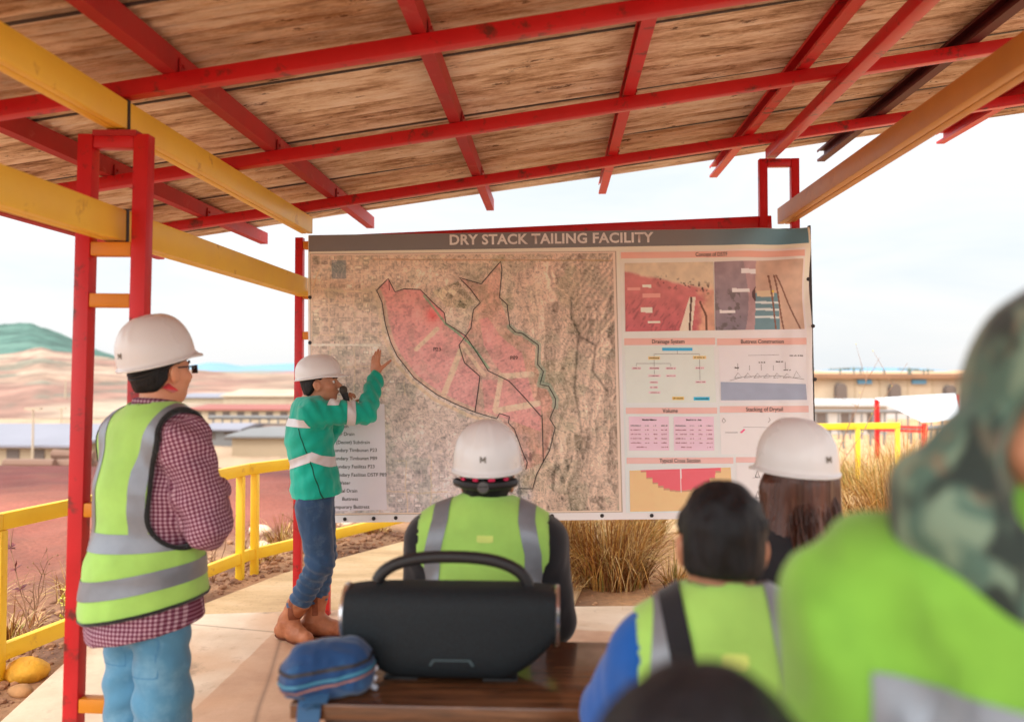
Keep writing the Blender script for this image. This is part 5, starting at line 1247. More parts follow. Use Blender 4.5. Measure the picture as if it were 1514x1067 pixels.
def man_blue():
    arms = dict(EL=V(.130,1.88,.795), WL=V(.23,2.11,.785), ER=V(.56,1.92,.80), WR=V(.44,2.15,.785))
    root, J, ft, rt = seated((.333,1.66,0), 'bareheaded black haired man in blue shirt and lime vest leaning on the table', R(-4), -.005, 1.203, .985, .148, .45, V(.06,1,-.10), uh=V(.03,.10,1), lean=.05, arms=arms)
    body_mesh(root, J, SKIN, .007); eyes(root, J)
    hair_cap(root, J, HAIR, .006, grow=.009, back=-.062, seed=12, rough=.009)
    vv, ve = dress(root, J, ft, rt, BLUECLOTH, BLACKCLOTH, .009, LIME, 1.25, .95, seed=81, short='LR', hole=.09, vgrow=.036)
    v = vv[0]; X = (v-J['ch'])@rt
    lx = -.150+.25*np.clip(.98-v[:,2],-.1,.3)*0
    clip_part('reflective_tape', vv, .022-np.abs(X+.135-.10*(v[:,2]-.95)), TAPE, ve, .0025)
    clip_part('strap', vv, .022-np.abs(X+.090+.18*(v[:,2]-1.0)), BLACKCLOTH, ve, .005)
    clip_part('reflective_tape', vv, .026-np.abs(X-.108+.10*(v[:,2]-.95)), TAPE, ve, .0025)
    clip_part('reflective_tape', vv, .026-np.abs(v[:,2]-.70), TAPE, ve, .003)
    z = J['nb'][2]; clip_part('label_patch', vv, np.minimum(np.minimum(.024-np.abs(X), .014-np.abs(v[:,2]-z+.03)), -((v-J['ch'])@ft)), mat('pale_label', srgb(206,226,120), .7), ve, .002)
man_blue()
def man_front():
    root, J, ft, rt = seated((.118,.66,0), 'person in dark clothes whose black hair just shows at the bottom edge', R(4), 0, 1.183, .99, .17, .45, V(.0,1,-.12), uh=V(0,.12,1), lean=.0)
    body_mesh(root, J, SKIN, .009); hair_cap(root, J, HAIR, .007, grow=.016, back=-.09, seed=15, rough=.01)
    dress(root, J, ft, rt, BLACKCLOTH, BLACKCLOTH, .011, None, 1.15, 1.0, seed=91)
man_front()
# ------------------------------------------------------------------ woman in a camouflage headscarf, closest to the camera
def woman_scarf():
    root = person((.53,.93,0), 'person in camouflage headscarf and lime jacket at the right edge')
    ft = unit(V(.30,.95,0)); rt = V(ft[1],-ft[0],0); fh = unit(V(-.42,-.9,-.08))
    J = dict(f=ft, fh=fh, pel=V(.53,.93,.90), ch=V(.53,.93,1.13), nb=V(.545,.93,1.350), head=V(.548,.93,1.500), SL=V(.355,.97,1.290), SR=V(.69,.87,1.285),
             EL=V(.312,.985,1.01), WL=V(.42,1.18,.98), ER=V(.72,.88,1.04), WR=V(.63,1.10,.98), HL=V(.42,.95,.86), HR=V(.58,.91,.86), KL=V(.42,.96,.46), KR=V(.58,.93,.46), AL=V(.42,.94,.09), AR=V(.58,.91,.09), TL=V(.42,.80,.04), TR=V(.58,.77,.04))
    J['handL'] = hand_prims(V(.405,1.19,.98), V(.7,.6,0), V(0,0,-1), curl=.5, thumb=1); J['handR'] = hand_prims(V(.625,1.11,.98), V(-.4,.8,0), V(0,0,-1), curl=.5, thumb=-1)
    body_mesh(root, J, SKIN, .006); eyes(root, J)
    jp = torso_prims(J, 1.08, 1.12)+[cone(J['ch'], J['nb']-V(0,0,.09), .17, .130, .06, (ft, 1.3)), cone(J['pel'], J['pel']-V(0,0,.14), .175, .185, .05, (ft, 1.3))]
    for s in 'LR': jp += arm_prims(J, s, 1.3)
    wk = wrinkle(.026, (9,9,5), 101)
    def wr(P):
        q = dprim(cone(J['SL'],J['EL'],0,0), P); return wk(P)+.008*np.sin(((P-J['SL'])@unit(V(.6,0,.8)))*48+4*vnoise(P*6, 3))*(q < .12)
    jv = sdf_mesh('jacket', jp, .0075, .022, wr=wr, cut=hem(.76)); jk = put('jacket', jv, LIME2, root)
    v = jv[0]; arm = np.minimum(dprim(cone(J['SL'],J['EL'],0,0), v), dprim(cone(J['SR'],J['ER'],0,0), v))
    clip_part('reflective_tape', jv, np.minimum(.038-np.abs(v[:,2]-1.200+.10*(v[:,0]-.40)), np.minimum(arm-.076, v[:,0]-.318)), TAPE, jk, .003)
    clip_part('reflective_tape', jv, np.minimum(.03-np.abs(v[:,2]-.86), arm-.09), TAPE, jk, .003)

    tp = [cone(J['pel'], J['pel']-V(0,0,.06), .15, .155, .05, (ft, 1.3))]
    for s in 'LR': tp += leg_prims(J, s, 1.2)
    put('trousers', sdf_mesh('trousers', tp, .012, .008, cut=hem(.06)), BLACKCLOTH, root)
    for s in 'LR':
        a, t = J['A'+s], J['T'+s]; dr = unit((t-a)*V(1,1,0)); hq = a*V(1,1,0)-dr*.05+V(0,0,.04)
        put('shoe', sdf_mesh('shoe', [cone(a+V(0,0,.03), a, .05, .05, .02), cone(hq, hq+dr*.2, .042, .043, .03)], .010, .003, cut=lambda P, d: smax(d, .002-P[:,2], .003)), BLACK, root)
    # the scarf: skull, drape to the shoulders, the knot at the nape
    r, f, u = frame(fh); c = J['head']; A = np.stack([r, f, u])
    hp = [ell(c-.012*f+.030*u, (.098,.118,.110), .04, A), cone(c-.01*f-.02*u, c-.02*f-.12*u, .094, .092, .05), cone(c-.03*f-.11*u, J['nb']-V(0,0,.055), .088, .118, .06), cone(c-.115*V(1,0,0)-V(0,.02,.045), c-.148*V(1,0,0)-V(0,.02,.085), .046, .040, .04), cone(c-.148*V(1,0,0)-V(0,.02,.085), c-.115*V(1,0,0)-V(0,.03,.155), .044, .040, .03), ell(c+V(-.02,-.070,-.150), (.11,.050,.055), .05)]
    face = [ell(c+.105*f-.035*u, (.074,.075,.085), .02, A)]
    def cut(P, d): return smax(d, -dprim(face[0], P), .012)
    sw = wrinkle(.010, (10,10,6), 111)
    def swr(P): return sw(P)+.004*np.sin(((P-c)@unit(V(-.3,.2,.9)))*60+5*vnoise(P*7, 4))*((P-c)@u < -.03)
    put('headscarf', sdf_mesh('headscarf', hp, .006, .004, cut=cut, wr=swr), CAMO, root)
woman_scarf()
# ================================================================== table, speaker, bag, seats
TB = empty('table', (.25, 2.30, 0), 'glossy dark brown wooden table carrying the speaker and the blue bag', 'table')
b = MB()
b.box((.20, 2.307, .727), (1.68, .506, .038))
b.build('tabletop', WOOD, TB, bevel=.004)
for y in (2.09, 2.51): b = MB(); b.box((.20, y, .665), (1.52, .025, .082)); b.build('apron', WOODLEG, TB, bevel=.002)
for x in (-.54, .94): b = MB(); b.box((x, 2.30, .665), (.025, .394, .082)); b.build('apron', WOODLEG, TB, bevel=.002)
for x in (-.52, .92):
    for y in (2.115, 2.485): b = MB(); b.prof((x, y, .0), (x, y, .705), [(-.022,-.022),(.022,-.022),(.022,.022),(-.022,.022)], (0,1,0)); b.build('leg', WOODLEG, TB, bevel=.003)
def bench(name, x0, x1, y, z, label):
    t = empty(name, ((x0+x1)/2, y, 0), label, 'bench' if name == 'bench' else 'stool')
    b = MB(); n = 2 if x1-x0 > .5 else 3
    for i in range(n):
        w_ = .32/n; b.box(((x0+x1)/2, y-.16+w_*(i+.5), z-.016), (x1-x0, w_-.006, .032))
    b.build('seat', WOODLEG, t, bevel=.003)
    for x in (x0+.06, x1-.06):
        for yy in (y-.12, y+.12): b = MB(); b.bar((x, yy, 0), (x, yy, z-.033), .04, .04, up=(0,1,0)); b.build('leg', WOODLEG, t)
    return t
bench('bench', -.55, 1.15, 2.75, .45, 'low wooden bench under the two helmeted people behind the table')
bench('stool', .13, .50, 1.66, .44, 'low wooden stool under the man in the blue shirt')
bench('stool', -.06, .30, .66, .44, 'low wooden stool under the dark clothed person nearest the camera')
def speaker():
    o = empty('portable_speaker', (-.272, 2.27, .746), 'dark blue grey portable speaker with a carrying handle on the table', 'speaker')
    x0, x1, y0 = -.545, .000, 2.27; n = 40; rows = []
    prof = []                                                  # barrel: sections along x, boat-shaped in front view
    for k in range(33):
        t = k/32; x = x0+(x1-x0)*t; e = abs(2*t-1)
        bot = .752+.098*max(0, (e-.48)/.52)**1.7; top = .985-.010*e**6; prof.append((x, bot, top, .092-.012*e**3))
    v = []; f = []
    for x, bo, to, dp in prof:
        cz = (bo+to)/2; hz = (to-bo)/2
        for i in range(n):
            a = 2*math.pi*i/n; ca, sa = math.cos(a), math.sin(a); q = 3.6
            v.append((x, y0+dp*math.copysign(abs(ca)**(2/q), ca), cz+hz*math.copysign(abs(sa)**(2/q), sa)))
    for k in range(32): f += [(k*n+i, k*n+(i+1) % n, (k+1)*n+(i+1) % n, (k+1)*n+i) for i in range(n)]
    f += [tuple(range(n-1,-1,-1)), tuple(32*n+i for i in range(n))]
    m, t = newmat('speaker_grille_cloth'); g = t.n('ShaderNodeTexVoronoi'); g.inputs['Scale'].default_value = 260; t.l(t.o, g.inputs['Vector'])
    c = t.ramp(g.outputs['Distance'], [(.1, srgb(24,42,50)), (.5, srgb(12,22,28))]); t.l(c, t.b.inputs['Base Color']); t.b.inputs['Roughness'].default_value = .75; bumpto(t, g.outputs['Distance'], .4, .002)
    b = MB(); b.add(v, f); b.build('cabinet', m, o, smooth=True)
    for s, x in ((-1, x0), (1, x1)):                           # end caps with a silver ring and a recessed cone
        M = Vector((0,0,1)).rotation_difference(Vector((s,0,0))).to_matrix(); zc = .905
        b = MB(); b.lathe((x, y0, zc), [(.070,-.02),(.076,-.004),(.074,.010),(.062,.012),(.056,.004),(.002,.001)], 32, M); cp = b.build('end_cap', BLACK, o, smooth=True)
        b = MB(); b.lathe((x, y0, zc), [(.0765,.000),(.0795,.004),(.0775,.012),(.0730,.011)], 32, M); b.build('ring', mat('silver_trim', (.62,.63,.65), .25, metal=.9, var=.05, bump=0), cp, smooth=True)
        b = MB(); b.lathe((x, y0, zc), [(.052,.006),(.05,.010),(.03,.004),(.002,.009)], 24, M); b.build('radiator', mat('radiator_grey', (.05,.05,.055), .4, bump=0), cp, smooth=True)
    b = MB(); pts = []
    xc = (x0+x1)/2
    for k in range(25):
        a = math.pi*(k/24); pts.append((xc-.205*math.copysign(abs(math.cos(a))**.82, math.cos(a)), y0-.005, .952+.104*math.sin(a)**.72))
    b.tube(pts, [.0165]*25, 12); b.build('handle', BLACK, o, smooth=True)
    for s in (-1, 1):
        b = MB(); M = Vector((0,0,1)).rotation_difference(Vector((0,-1,0))).to_matrix(); b.lathe((xc+s*.205, y0-.018, .958), [(.020,-.02),(.021,.012),(.018,.017),(.002,.018)], 20, M); b.build('hinge', mat('hinge_grey', srgb(110,112,118), .4), o, smooth=True)
    b = MB(); q = [(-.058,0),(-.048,.016),(.048,.016),(.058,0),(.052,0),(.044,.012),(-.044,.012),(-.052,0)]
    yb = y0-.0925
    b.add([(xc+.01+x, yb-.002, .800+z) for x, z in q], [tuple(range(8))]); b.build('badge_outline', mat('badge_grey', srgb(66,86,92), .5), o)
    for s in (-1, 1): b = MB(); b.box((xc+s*.13, y0-.02, .749), (.09, .05, .006)); b.build('foot', BLACK, o, bevel=.002)
speaker()
def bag():
    o = empty('zip_pouch', (-.53, 2.16, .746), 'small blue zipped pouch with a hanging strap at the left end of the table', 'pouch')
    c = V(-.565, 2.120, .746); a = R(16); ux = V(math.cos(a), math.sin(a), 0); uy = V(-math.sin(a), math.cos(a), 0); A = np.stack([ux, uy, UP])
    p = [cone(c-ux*.065+UP*.045, c+ux*.060+UP*.052, .047, .050, .03, (uy, .72)), cone(c-ux*.055+UP*.09, c+ux*.055+UP*.088, .034, .036, .04, (uy, .72))]
    w_ = wrinkle(.010, (16,16,20), 131)
    pv = sdf_mesh('pouch', p, .004, .004, wr=w_, cut=lambda P, d: smax(d, .7475-P[:,2], .006)); po = put('pouch_body', pv, NAVYCLOTH, o)
    v = pv[0]-c; z = v[:,2]; x = v@ux
    zip_ = mat('dark_zip', srgb(30,28,36), .5); tz = mat('teal_piping', srgb(60,130,158), .5)
    clip_part('zip', pv, .0045-np.abs(z-.083-.12*x), zip_, po, .002); clip_part('piping', pv, .0035-np.abs(z-.060-.16*x), tz, po, .003); clip_part('piping', pv, .003-np.abs(z-.047-.18*x), mat('rust_piping', srgb(150,110,104), .6), po, .003)
    b = MB(); q = c+ux*.10-uy*.02+UP*.07
    for k in range(5): b.tube([q+ux*.006*math.sin(k*2)-UP*.014*k+uy*.004*k, q+ux*(.014+.006*math.cos(k*3))-UP*(.012*k+.012)+uy*.004], .0065, 6)
    b.build('zip_puller', mat('pale_cord', srgb(206,214,228), .5), o, smooth=True)
    b = MB(); pts = [c-ux*.02-uy*.045+UP*.03, c-ux*.03-uy*.085+UP*.012, V(-.590,2.056,.753), V(-.590,2.046,.741), V(-.592,2.040,.70), V(-.595,2.038,.60), V(-.591,2.040,.50)]
    for p0, p1 in zip(pts[:-1], pts[1:]): b.bar(p0, p1, .056, .004, up=(0,-.6,1) if p0[2] > .745 else (0,-1,.1))
    b.build('strap', mat('blue_strap', srgb(52,96,136), .7, bump=.4, bscale=400), o)
bag()
# ================================================================== dry grass, weeds, stones
def h1(x, y): return float(H(np.array([x]), np.array([y]))[0])
STRAW = [mat('straw_'+n, c, .85, var=.3, scale=9, spec=.2, bump=0) for n, c in (('gold', srgb(190,142,72)), ('pale', srgb(216,182,122)), ('brown', srgb(128,80,42)), ('green', srgb(140,132,64)))]
def tussock(x, y, h, w, n, label, seed, mix=(5,4,3,.6), droop=1.0, group=None, z=None):
    rr = random.Random(seed); z0 = h1(x, y)-.02 if z is None else z; v = []; f = []; mi = []
    for i in range(n):
        a = rr.uniform(0, 2*math.pi); s0 = rr.random()**.6*w*.28; st = V(x+math.cos(a)*s0, y+math.sin(a)*s0, z0)
        a2 = a+rr.gauss(0, .7); ln = h*rr.uniform(.45, 1.15); out = rr.uniform(.1, 1.0)*droop; wd = rr.uniform(.003, .0065); pts = []
        kink = rr.random() < .25; k = 7
        for j in range(k+1):
            t = j/k; rad = ln*out*(t**1.5); zz = ln*(t-.55*out*t**2.2)
            if kink and t > .6: zz -= (t-.6)*ln*.9; rad += (t-.6)*ln*.2
            pts.append(st+V(math.cos(a2)*rad, math.sin(a2)*rad, max(zz, 0.01*j)))
        sd = V(-math.sin(a2+.5), math.cos(a2+.5), 0); b = len(v)
        for j, p in enumerate(pts):
            q = wd*(1-.85*j/k); v += [p-sd*q, p+sd*q]
        f += [(b+2*j, b+2*j+1, b+2*j+3, b+2*j+2) for j in range(k)]; mi += [rr.choices(range(4), mix)[0]]*k
    o = V(x, y, z0); me = mesh_np('dry_grass', [p-o for p in v], f); ob = link('dry_grass', me, STRAW, None, loc=o)
    me.polygons.foreach_set('material_index', mi); return tag(ob, label, 'grass clump', group)
tussock(.42, 6.42, .66, .95, 1300, 'big dry grass clump under the middle of the board', 1, (4,3,6,.6))
tussock(-.02, 6.9, .85, 1.0, 1100, 'dry grass clump under the board just right of the seated man\'s white helmet', 2, (5,3,5,.6))
tussock(.72, 7.7, .85, .8, 600, 'yellow dry grass clump behind the big one, right of it', 3, (6,5,2,2))
tussock(.86, 6.25, .38, .25, 120, 'small thin dry grass tuft near the blue shirted man\'s ear', 4, (3,6,2,2))
tussock(.05, 6.2, .22, .5, 200, 'low flattened dry grass right of the seated man', 7, (2,4,5,0), 1.4)
tussock(3.05, 7.7, 1.05, 1.5, 1200, 'tall pale dry grass behind the woman with the white helmet', 5, (5,6,2,1), .8)
tussock(3.55, 8.5, 1.1, .9, 600, 'tall dry grass beside the headscarf, farther back', 6, (6,5,2,1), .8)
tussock(2.55, 8.1, .6, .7, 400, 'greenish dry grass under the distant yellow rail', 8, (3,3,1,6), .9)
for i, (x, y, h) in enumerate([(3.9,9.6,.8),(2.1,9.0,.7),(4.6,9.8,1.0),(1.5,8.3,.55)]): tussock(x, y, h, .8, 300, 'dry grass clumps along the far edge of the walkway', 20+i, (5,5,3,1), .9, 'dry grass clumps at the far walkway edge')
TWIG = mat('dry_twig', srgb(150,112,86), .9, var=.3, bump=0); LEAFR = mat('dark_red_leaf', srgb(112,40,44), .6, var=.4, scale=30, bump=0); LEAFY = mat('yellow_green_leaf', srgb(206,196,70), .6, var=.3, scale=30, bump=0)
for i, (x, y, h) in enumerate([(-3.2,4.9,.30),(-2.75,5.15,.24),(-3.35,5.9,.32),(-2.72,5.85,.28),(-2.95,6.5,.34),(-2.45,7.0,.30),(-2.1,7.55,.32),(-2.55,7.9,.36),(-1.75,8.3,.3),(-3.6,7.2,.4),(-3.9,5.6,.35),(-3.0,4.2,.2)]):
    tussock(x, y, h, .5, 130, 'low straggly dry grass among the stones behind the guard rail', 60+i, (2,3,6,1.2), 1.3, 'low dry grass behind the guard rail')
for i, (x, y, h) in enumerate([(4.3,12.6,.75),(5.3,13.0,.9),(3.4,12.4,.6),(6.2,12.8,.8),(3.9,11.0,.7),(4.7,11.2,.75)]): tussock(x, y, h, 1.3, 420, 'olive brown scrub behind the distant yellow rail', 80+i, (2,3,2,6), 1.0, 'scrub behind the distant yellow rail')
def weed(x, y, h, n, label, seed, leaf=None, leaves=0, lean=(0,0), sub=3, group=None, r0=.005):
    rr = random.Random(seed); z0 = h1(x, y)-.01; t = empty('dry_weed', (x, y, z0), label, 'weed', group); b = MB(); lv = MB()
    for i in range(n):
        a = rr.uniform(0, 6.28); ln = h*rr.uniform(.6, 1.05); pts = []; dx, dy = lean[0]+rr.gauss(0,.18), lean[1]+rr.gauss(0,.18)
        for k in range(7): s = k/6; pts.append(Vector((x+dx*ln*s+.02*rr.gauss(0,1)*s, y+dy*ln*s+.02*rr.gauss(0,1)*s, z0+ln*s)))
        b.tube(pts, [r0*(1-.7*k/6) for k in range(7)], 5)
        for j in range(sub):
            k = rr.randint(2, 5); p = pts[k]; d = Vector((rr.gauss(0,1), rr.gauss(0,1), .9)).normalized()*ln*rr.uniform(.12,.3)
            b.tube([p, p+d*.5+Vector((0,0,.01)), p+d], [r0*.55, r0*.45, r0*.2], 4)
            if rr.random() < .5: lv.lathe(p+d, [(.001,-.006),(.006,0),(.004,.006),(.001,.01)], 6)
        for j in range(leaves):
            s = rr.uniform(.45, 1.0); p = pts[int(s*6)]; d = Vector((rr.gauss(0,1), rr.gauss(0,1), rr.uniform(-.2,.7))).normalized(); w_ = d.cross(Vector((0,0,1))).normalized()*.011; L_ = rr.uniform(.03,.06)
            lv.add([p, p+d*L_*.5+w_, p+d*L_, p+d*L_*.5-w_], [(0,1,2,3)])
    b.build('stem', TWIG, t, smooth=True)
    if lv.v: lv.build('leaf', leaf or TWIG, t)
    return t
weed(-2.98, 4.75, 1.02, 1, 'tall single weed stem with dark red leaves rising above the left rail', 31, LEAFR, 34, (-.10,.05), 2)
weed(-2.90, 4.95, .38, 3, 'small weed with yellow green leaves behind the left rail', 32, LEAFY, 14)
for i, (x, y, h) in enumerate([(-3.25,5.2,.5),(-2.75,5.3,.55),(-3.1,5.9,.45),(-3.4,4.7,.42),(-2.62,5.7,.5),(-3.0,5.5,.6),(-2.55,6.3,.5),(-2.2,7.3,.55),(-2.35,7.7,.5),(-2.05,7.9,.6),(-2.6,7.0,.45),(-3.3,6.4,.5),(-2.85,4.55,.4)]):
    weed(x, y, h, 4, 'thin dry weeds among the stones behind the guard rail', 40+i, None, 0, (0,0), 4, 'dry weeds behind the guard rail')
weed(3.15, 10.5, 1.9, 2, 'thin bare sapling in front of the distant yellow rail right of the board', 71, LEAFY, 10, (.15,0), 5, None, .006)
def stone_mesh(r, seed, sub=2, rough=.35):
    bm = bmesh.new(); bmesh.ops.create_icosphere(bm, subdivisions=sub, radius=1); v = np.array([p.co[:] for p in bm.verts])
    k = 1+rough*(fbm(v*1.1+seed*3.7, 3, seed)-.5)*1.7; v = v*k[:,None]*np.array(r)
    f = [tuple(q.index for q in fc.verts) for fc in bm.faces]; bm.free(); return v, f
PEB = mat('gravel_stone', srgb(168,122,88), .9, var=.35, scale=5, col2=srgb(120,84,64), s2=3, thr=(.4,.6), bump=.5, bscale=40)
rr = random.Random(9); proto = [stone_mesh((1,.8,.55), s, 1) for s in range(6)]
def scatter(name, n, pick, smin_, smax_, m):
    v = []; f = []
    pts = np.array([pick() for i in range(n)]); zs = H(pts[:,0], pts[:,1])
    for i in range(n):
        x, y = pts[i]; s = smin_+(smax_-smin_)*rr.random()**3; pv, pf = proto[i % 6]; a = rr.uniform(0, 6.28); ca, sa = math.cos(a), math.sin(a); z = zs[i]; b = len(v)
        v += [(x+s*(p[0]*ca-p[1]*sa), y+s*(p[0]*sa+p[1]*ca), z+s*(p[2]+.25)) for p in pv]; f += [tuple(q+b for q in t) for t in pf]
    o = link(name, mesh_np(name, v, f), m); return tag(o, kind='stuff')
def pick_left():
    while True:
        y = rr.uniform(2.6, 8.4); x = np.interp(y, [p[1] for p in FENCE], [p[0] for p in FENCE])+rr.gauss(-.15, .45)
        if x < np.interp(y, [2,3.71,4.72,5.3,6.5,8.1], [-2.2,-2.50,-2.76,-2.55,-2.2,-1.3]): return x, y
scatter('gravel', 2600, pick_left, .006, .042, PEB)
def pick_right():
    y = rr.uniform(5.75, 9.5); return rr.uniform(.1+(y-5.7)*.25, 4.2), y
scatter('gravel', 900, pick_right, .004, .022, mat('pale_gravel', srgb(196,150,110), .9, var=.3, bump=.4))
def stone(x, y, r, seed, label, m, group=None, sub=3, lift=.5):
    v, f = stone_mesh(r, seed, sub); o = link('stone', mesh_np('stone', v, f), m, None, True, (x, y, h1(x, y)+r[2]*lift)); return tag(o, label, 'stone', group)
stone(-2.70, 4.28, (.112,.085,.072), 3, 'yellow painted rock at the foot of the guard rail', mat('yellow_rock', srgb(222,162,44), .7, var=.25, scale=14, bump=.8, bscale=16, bdist=.02))
BRN = mat('brown_stone', srgb(178,130,84), .9, var=.3, scale=9, bump=.6, bscale=20, bdist=.01); PALE = mat('pale_stone', srgb(226,196,168), .9, var=.2, scale=9, bump=.5, bscale=20, bdist=.01)
stone(-2.60, 4.08, (.058,.045,.035), 5, 'brown stone in front of the yellow rock', BRN); stone(-2.50, 4.16, (.03,.025,.02), 6, 'small brown stone right of the yellow rock', BRN)
for i, (x, y, s) in enumerate([(-3.05,5.6,.06),(-2.82,5.4,.05),(-3.1,5.05,.055),(-3.35,6.6,.09),(-2.9,6.9,.08),(-2.65,7.6,.11),(-3.0,8.6,.13),(-3.9,8.0,.12),(-2.5,9.4,.12),(-2.75,6.0,.05),(-2.2,8.9,.08)]):
    stone(x, y, (s, s*.8, s*.5), 11+i, 'pale stones lying on the red earth behind the guard rail', PALE, 'pale stones behind the guard rail', 2)
# ================================================================== far sites
def dim(c): return tuple(k*.6 for k in srgb(*c))
def wall_mat(name, c, c2=None): return mat(name, dim(c), .9, var=.08, scale=.3, col2=dim(c2) if c2 else None, s2=.2, bump=.1, bscale=2, bdist=.05)
CREAM = wall_mat('cream_wall', (226,206,176), (214,188,160)); LILAC = wall_mat('grey_sheet_roof', (168,166,176)); OCHRE = wall_mat('ochre_wall', (206,182,150)); REDR = wall_mat('faded_red_roof', (186,112,100)); STEELG = wall_mat('weathered_grey_steel', (150,148,146)); BROWNP = wall_mat('brown_timber', (160,124,104)); GAP = wall_mat('shadowed_opening', (128,114,106))
def shed(label, px0, px1, py_eave, py_base, Y, depth, roof, wall, rise=.6, bays=0, cat='shed', name='industrial_shed'):
    x0, z1_ = px2(px0, py_eave, Y); x1, z0 = px2(px1, py_base, Y); t = empty(name, ((x0+x1)/2, Y, z0), label, cat)
    b = MB(); b.box(((x0+x1)/2, Y+depth/2, (z0+z1_)/2-.4), (x1-x0, depth, z1_-z0+.8)); b.build('wall', wall, t)
    b = MB(); e = .4; ov = .5
    b.add([(x0-ov,Y-ov,z1_+.05),(x1+ov,Y-ov,z1_+.05),(x1+ov,Y+depth/2,z1_+rise),(x0-ov,Y+depth/2,z1_+rise),(x1+ov,Y+depth+ov,z1_+.05),(x0-ov,Y+depth+ov,z1_+.05),(x0-ov,Y-ov,z1_-.12),(x1+ov,Y-ov,z1_-.12)], [(0,1,2,3),(3,2,4,5),(6,7,1,0),(0,3,5),(1,4,2)])
    b.build('roof', roof, t)
    for i in range(bays):
        xx = x0+(x1-x0)*(i+.5)/bays; w_ = (x1-x0)/bays*.5; b = MB(); b.box((xx, Y-.03, z0+(z1_-z0)*.42), (w_, .06, (z1_-z0)*.7)); b.build('opening', GAP, t)
    return t
shed('long low shed with grey roof and pale eave at the far left edge', -140, 96, 661, 690, 58, 16, LILAC, OCHRE, 1.0, 6)
shed('pale flat warehouse behind the left red post', 76, 200, 664, 690, 62, 10, CREAM, CREAM, .3, 3)
shed('cream hall with a wide flat front left of the presenter', 322, 450, 586, 602, 150, 20, CREAM, CREAM, 1.0, 0)
shed('long building with a faded red roof behind the standing man\'s shoulder', 272, 470, 606, 622, 112, 14, REDR, CREAM, .4, 9)
shed('low cream hall behind the red roofed building', 250, 330, 588, 600, 165, 18, LILAC, CREAM, .6, 0)
shed('grey roofed ochre warehouse between the standing man and the presenter', 336, 470, 646, 668, 74, 12, STEELG, OCHRE, .3, 0)
shed('small grey shed beside the ochre warehouse', 290, 345, 636, 652, 84, 8, LILAC, STEELG, .4, 2)
for i, (p0, p1, a, b_, Y) in enumerate([(86,120,588,598,230),(30,70,600,610,210),(0,24,594,604,230),(150,190,606,616,190),(180,232,596,604,215)]):
    shed(['tiny hut on the mined slope, left of the red post', 'tiny pale hut lower on the mined slope', 'tiny hut on the mined slope at the frame edge', 'small pale hut between the post uprights', 'small hut behind the standing man\'s helmet'][i], p0, p1, a, b_, Y, 8, LILAC if i % 2 else CREAM, CREAM, .5, 0, 'hut', 'hut')
def pole(label, px, py0, py1, Y, r=.09, arm=True):
    x, z1_ = px2(px, py0, Y); _, z0 = px2(px, py1, Y); t = empty('light_pole', (x, Y, z0), label, 'light pole'); b = MB(); b.tube([(x, Y, z0-.6), (x, Y, z1_)], [r, r*.6], 8); b.build('mast', CREAM, t, smooth=True)
    if arm: b = MB(); b.box((x, Y, z1_+.05), (1.1, .3, .14)); b.build('lamp_head', CREAM, t)
pole('pale light pole in front of the grey roofed shed', 28, 607, 684, 57); pole('pale light pole nearer the left red post', 72, 606, 640, 100, .12); pole('short pale pole high on the mined slope', 78, 562, 596, 160, .2, False)
def pile(label, px0, px1, py0, py1, Y, seed, m=BROWNP):
    x0, z1_ = px2(px0, py0, Y); x1, z0 = px2(px1, py1, Y); t = empty('timber_stack', ((x0+x1)/2, Y, z0), label, 'timber stack'); r2 = random.Random(seed); r = .34; x = x0; row = 0
    while z0+r*1.8*row+r < z1_:
        x = x0+row*r+r2.random()*.6
        while x < x1-row*r:
            L_ = r2.uniform(1.5, 4.5); y = Y+r2.uniform(-.3,.3); zz = z0+r+r*1.75*row; b = MB(); b.tube([(x, y, zz), (min(x+L_, x1), y+r2.uniform(-.2,.2), zz+r2.uniform(-.12,.12))], r*r2.uniform(.75,1.05), 8); b.build('log', m, t, smooth=True); x += L_+r2.uniform(.1,.8)
        row += 1
pile('brown stacked timber in front of the far left shed', -20, 62, 674, 698, 50, 1); pile('taller stack of brown timber left of the red post', 46, 122, 666, 698, 51, 2); pile('stack of brown timber seen through the left post', 118, 150, 676, 698, 51.5, 3)
def pipeline(label, px0, px1, py, Y, r, legs, m=STEELG):
    x0, z = px2(px0, py, Y); x1, _ = px2(px1, py, Y); t = empty('pipeline', ((x0+x1)/2, Y, z), label, 'pipeline')
    b = MB(); b.tube([(x0, Y, z), (x1, Y, z)], r, 10); b.build('pipe', m, t, smooth=True)
    for i in range(legs): x = x0+(x1-x0)*(i+.5)/legs; b = MB(); b.box((x, Y, z-r-1.2), (r*.8, r*.8, 2.4)); b.build('support', m, t)
pipeline('upper grey pipe run left of the presenter', 300, 470, 618, 96, .22, 12); pipeline('brown pipe run below the upper grey one', 270, 470, 634, 90, .3, 10, BROWNP); pipeline('long reddish conveyor tube behind the standing man\'s shoulder', 240, 360, 641, 88, .5, 6, REDR); pipeline('dark pipe run in front of the red roofed building', 310, 480, 629, 94, .16, 14, GAP)
pipeline('upper grey pipe right of the board', 1190, 1420, 607, 46, .10, 14); pipeline('lower grey pipe right of the board', 1190, 1420, 631, 34, .10, 12)
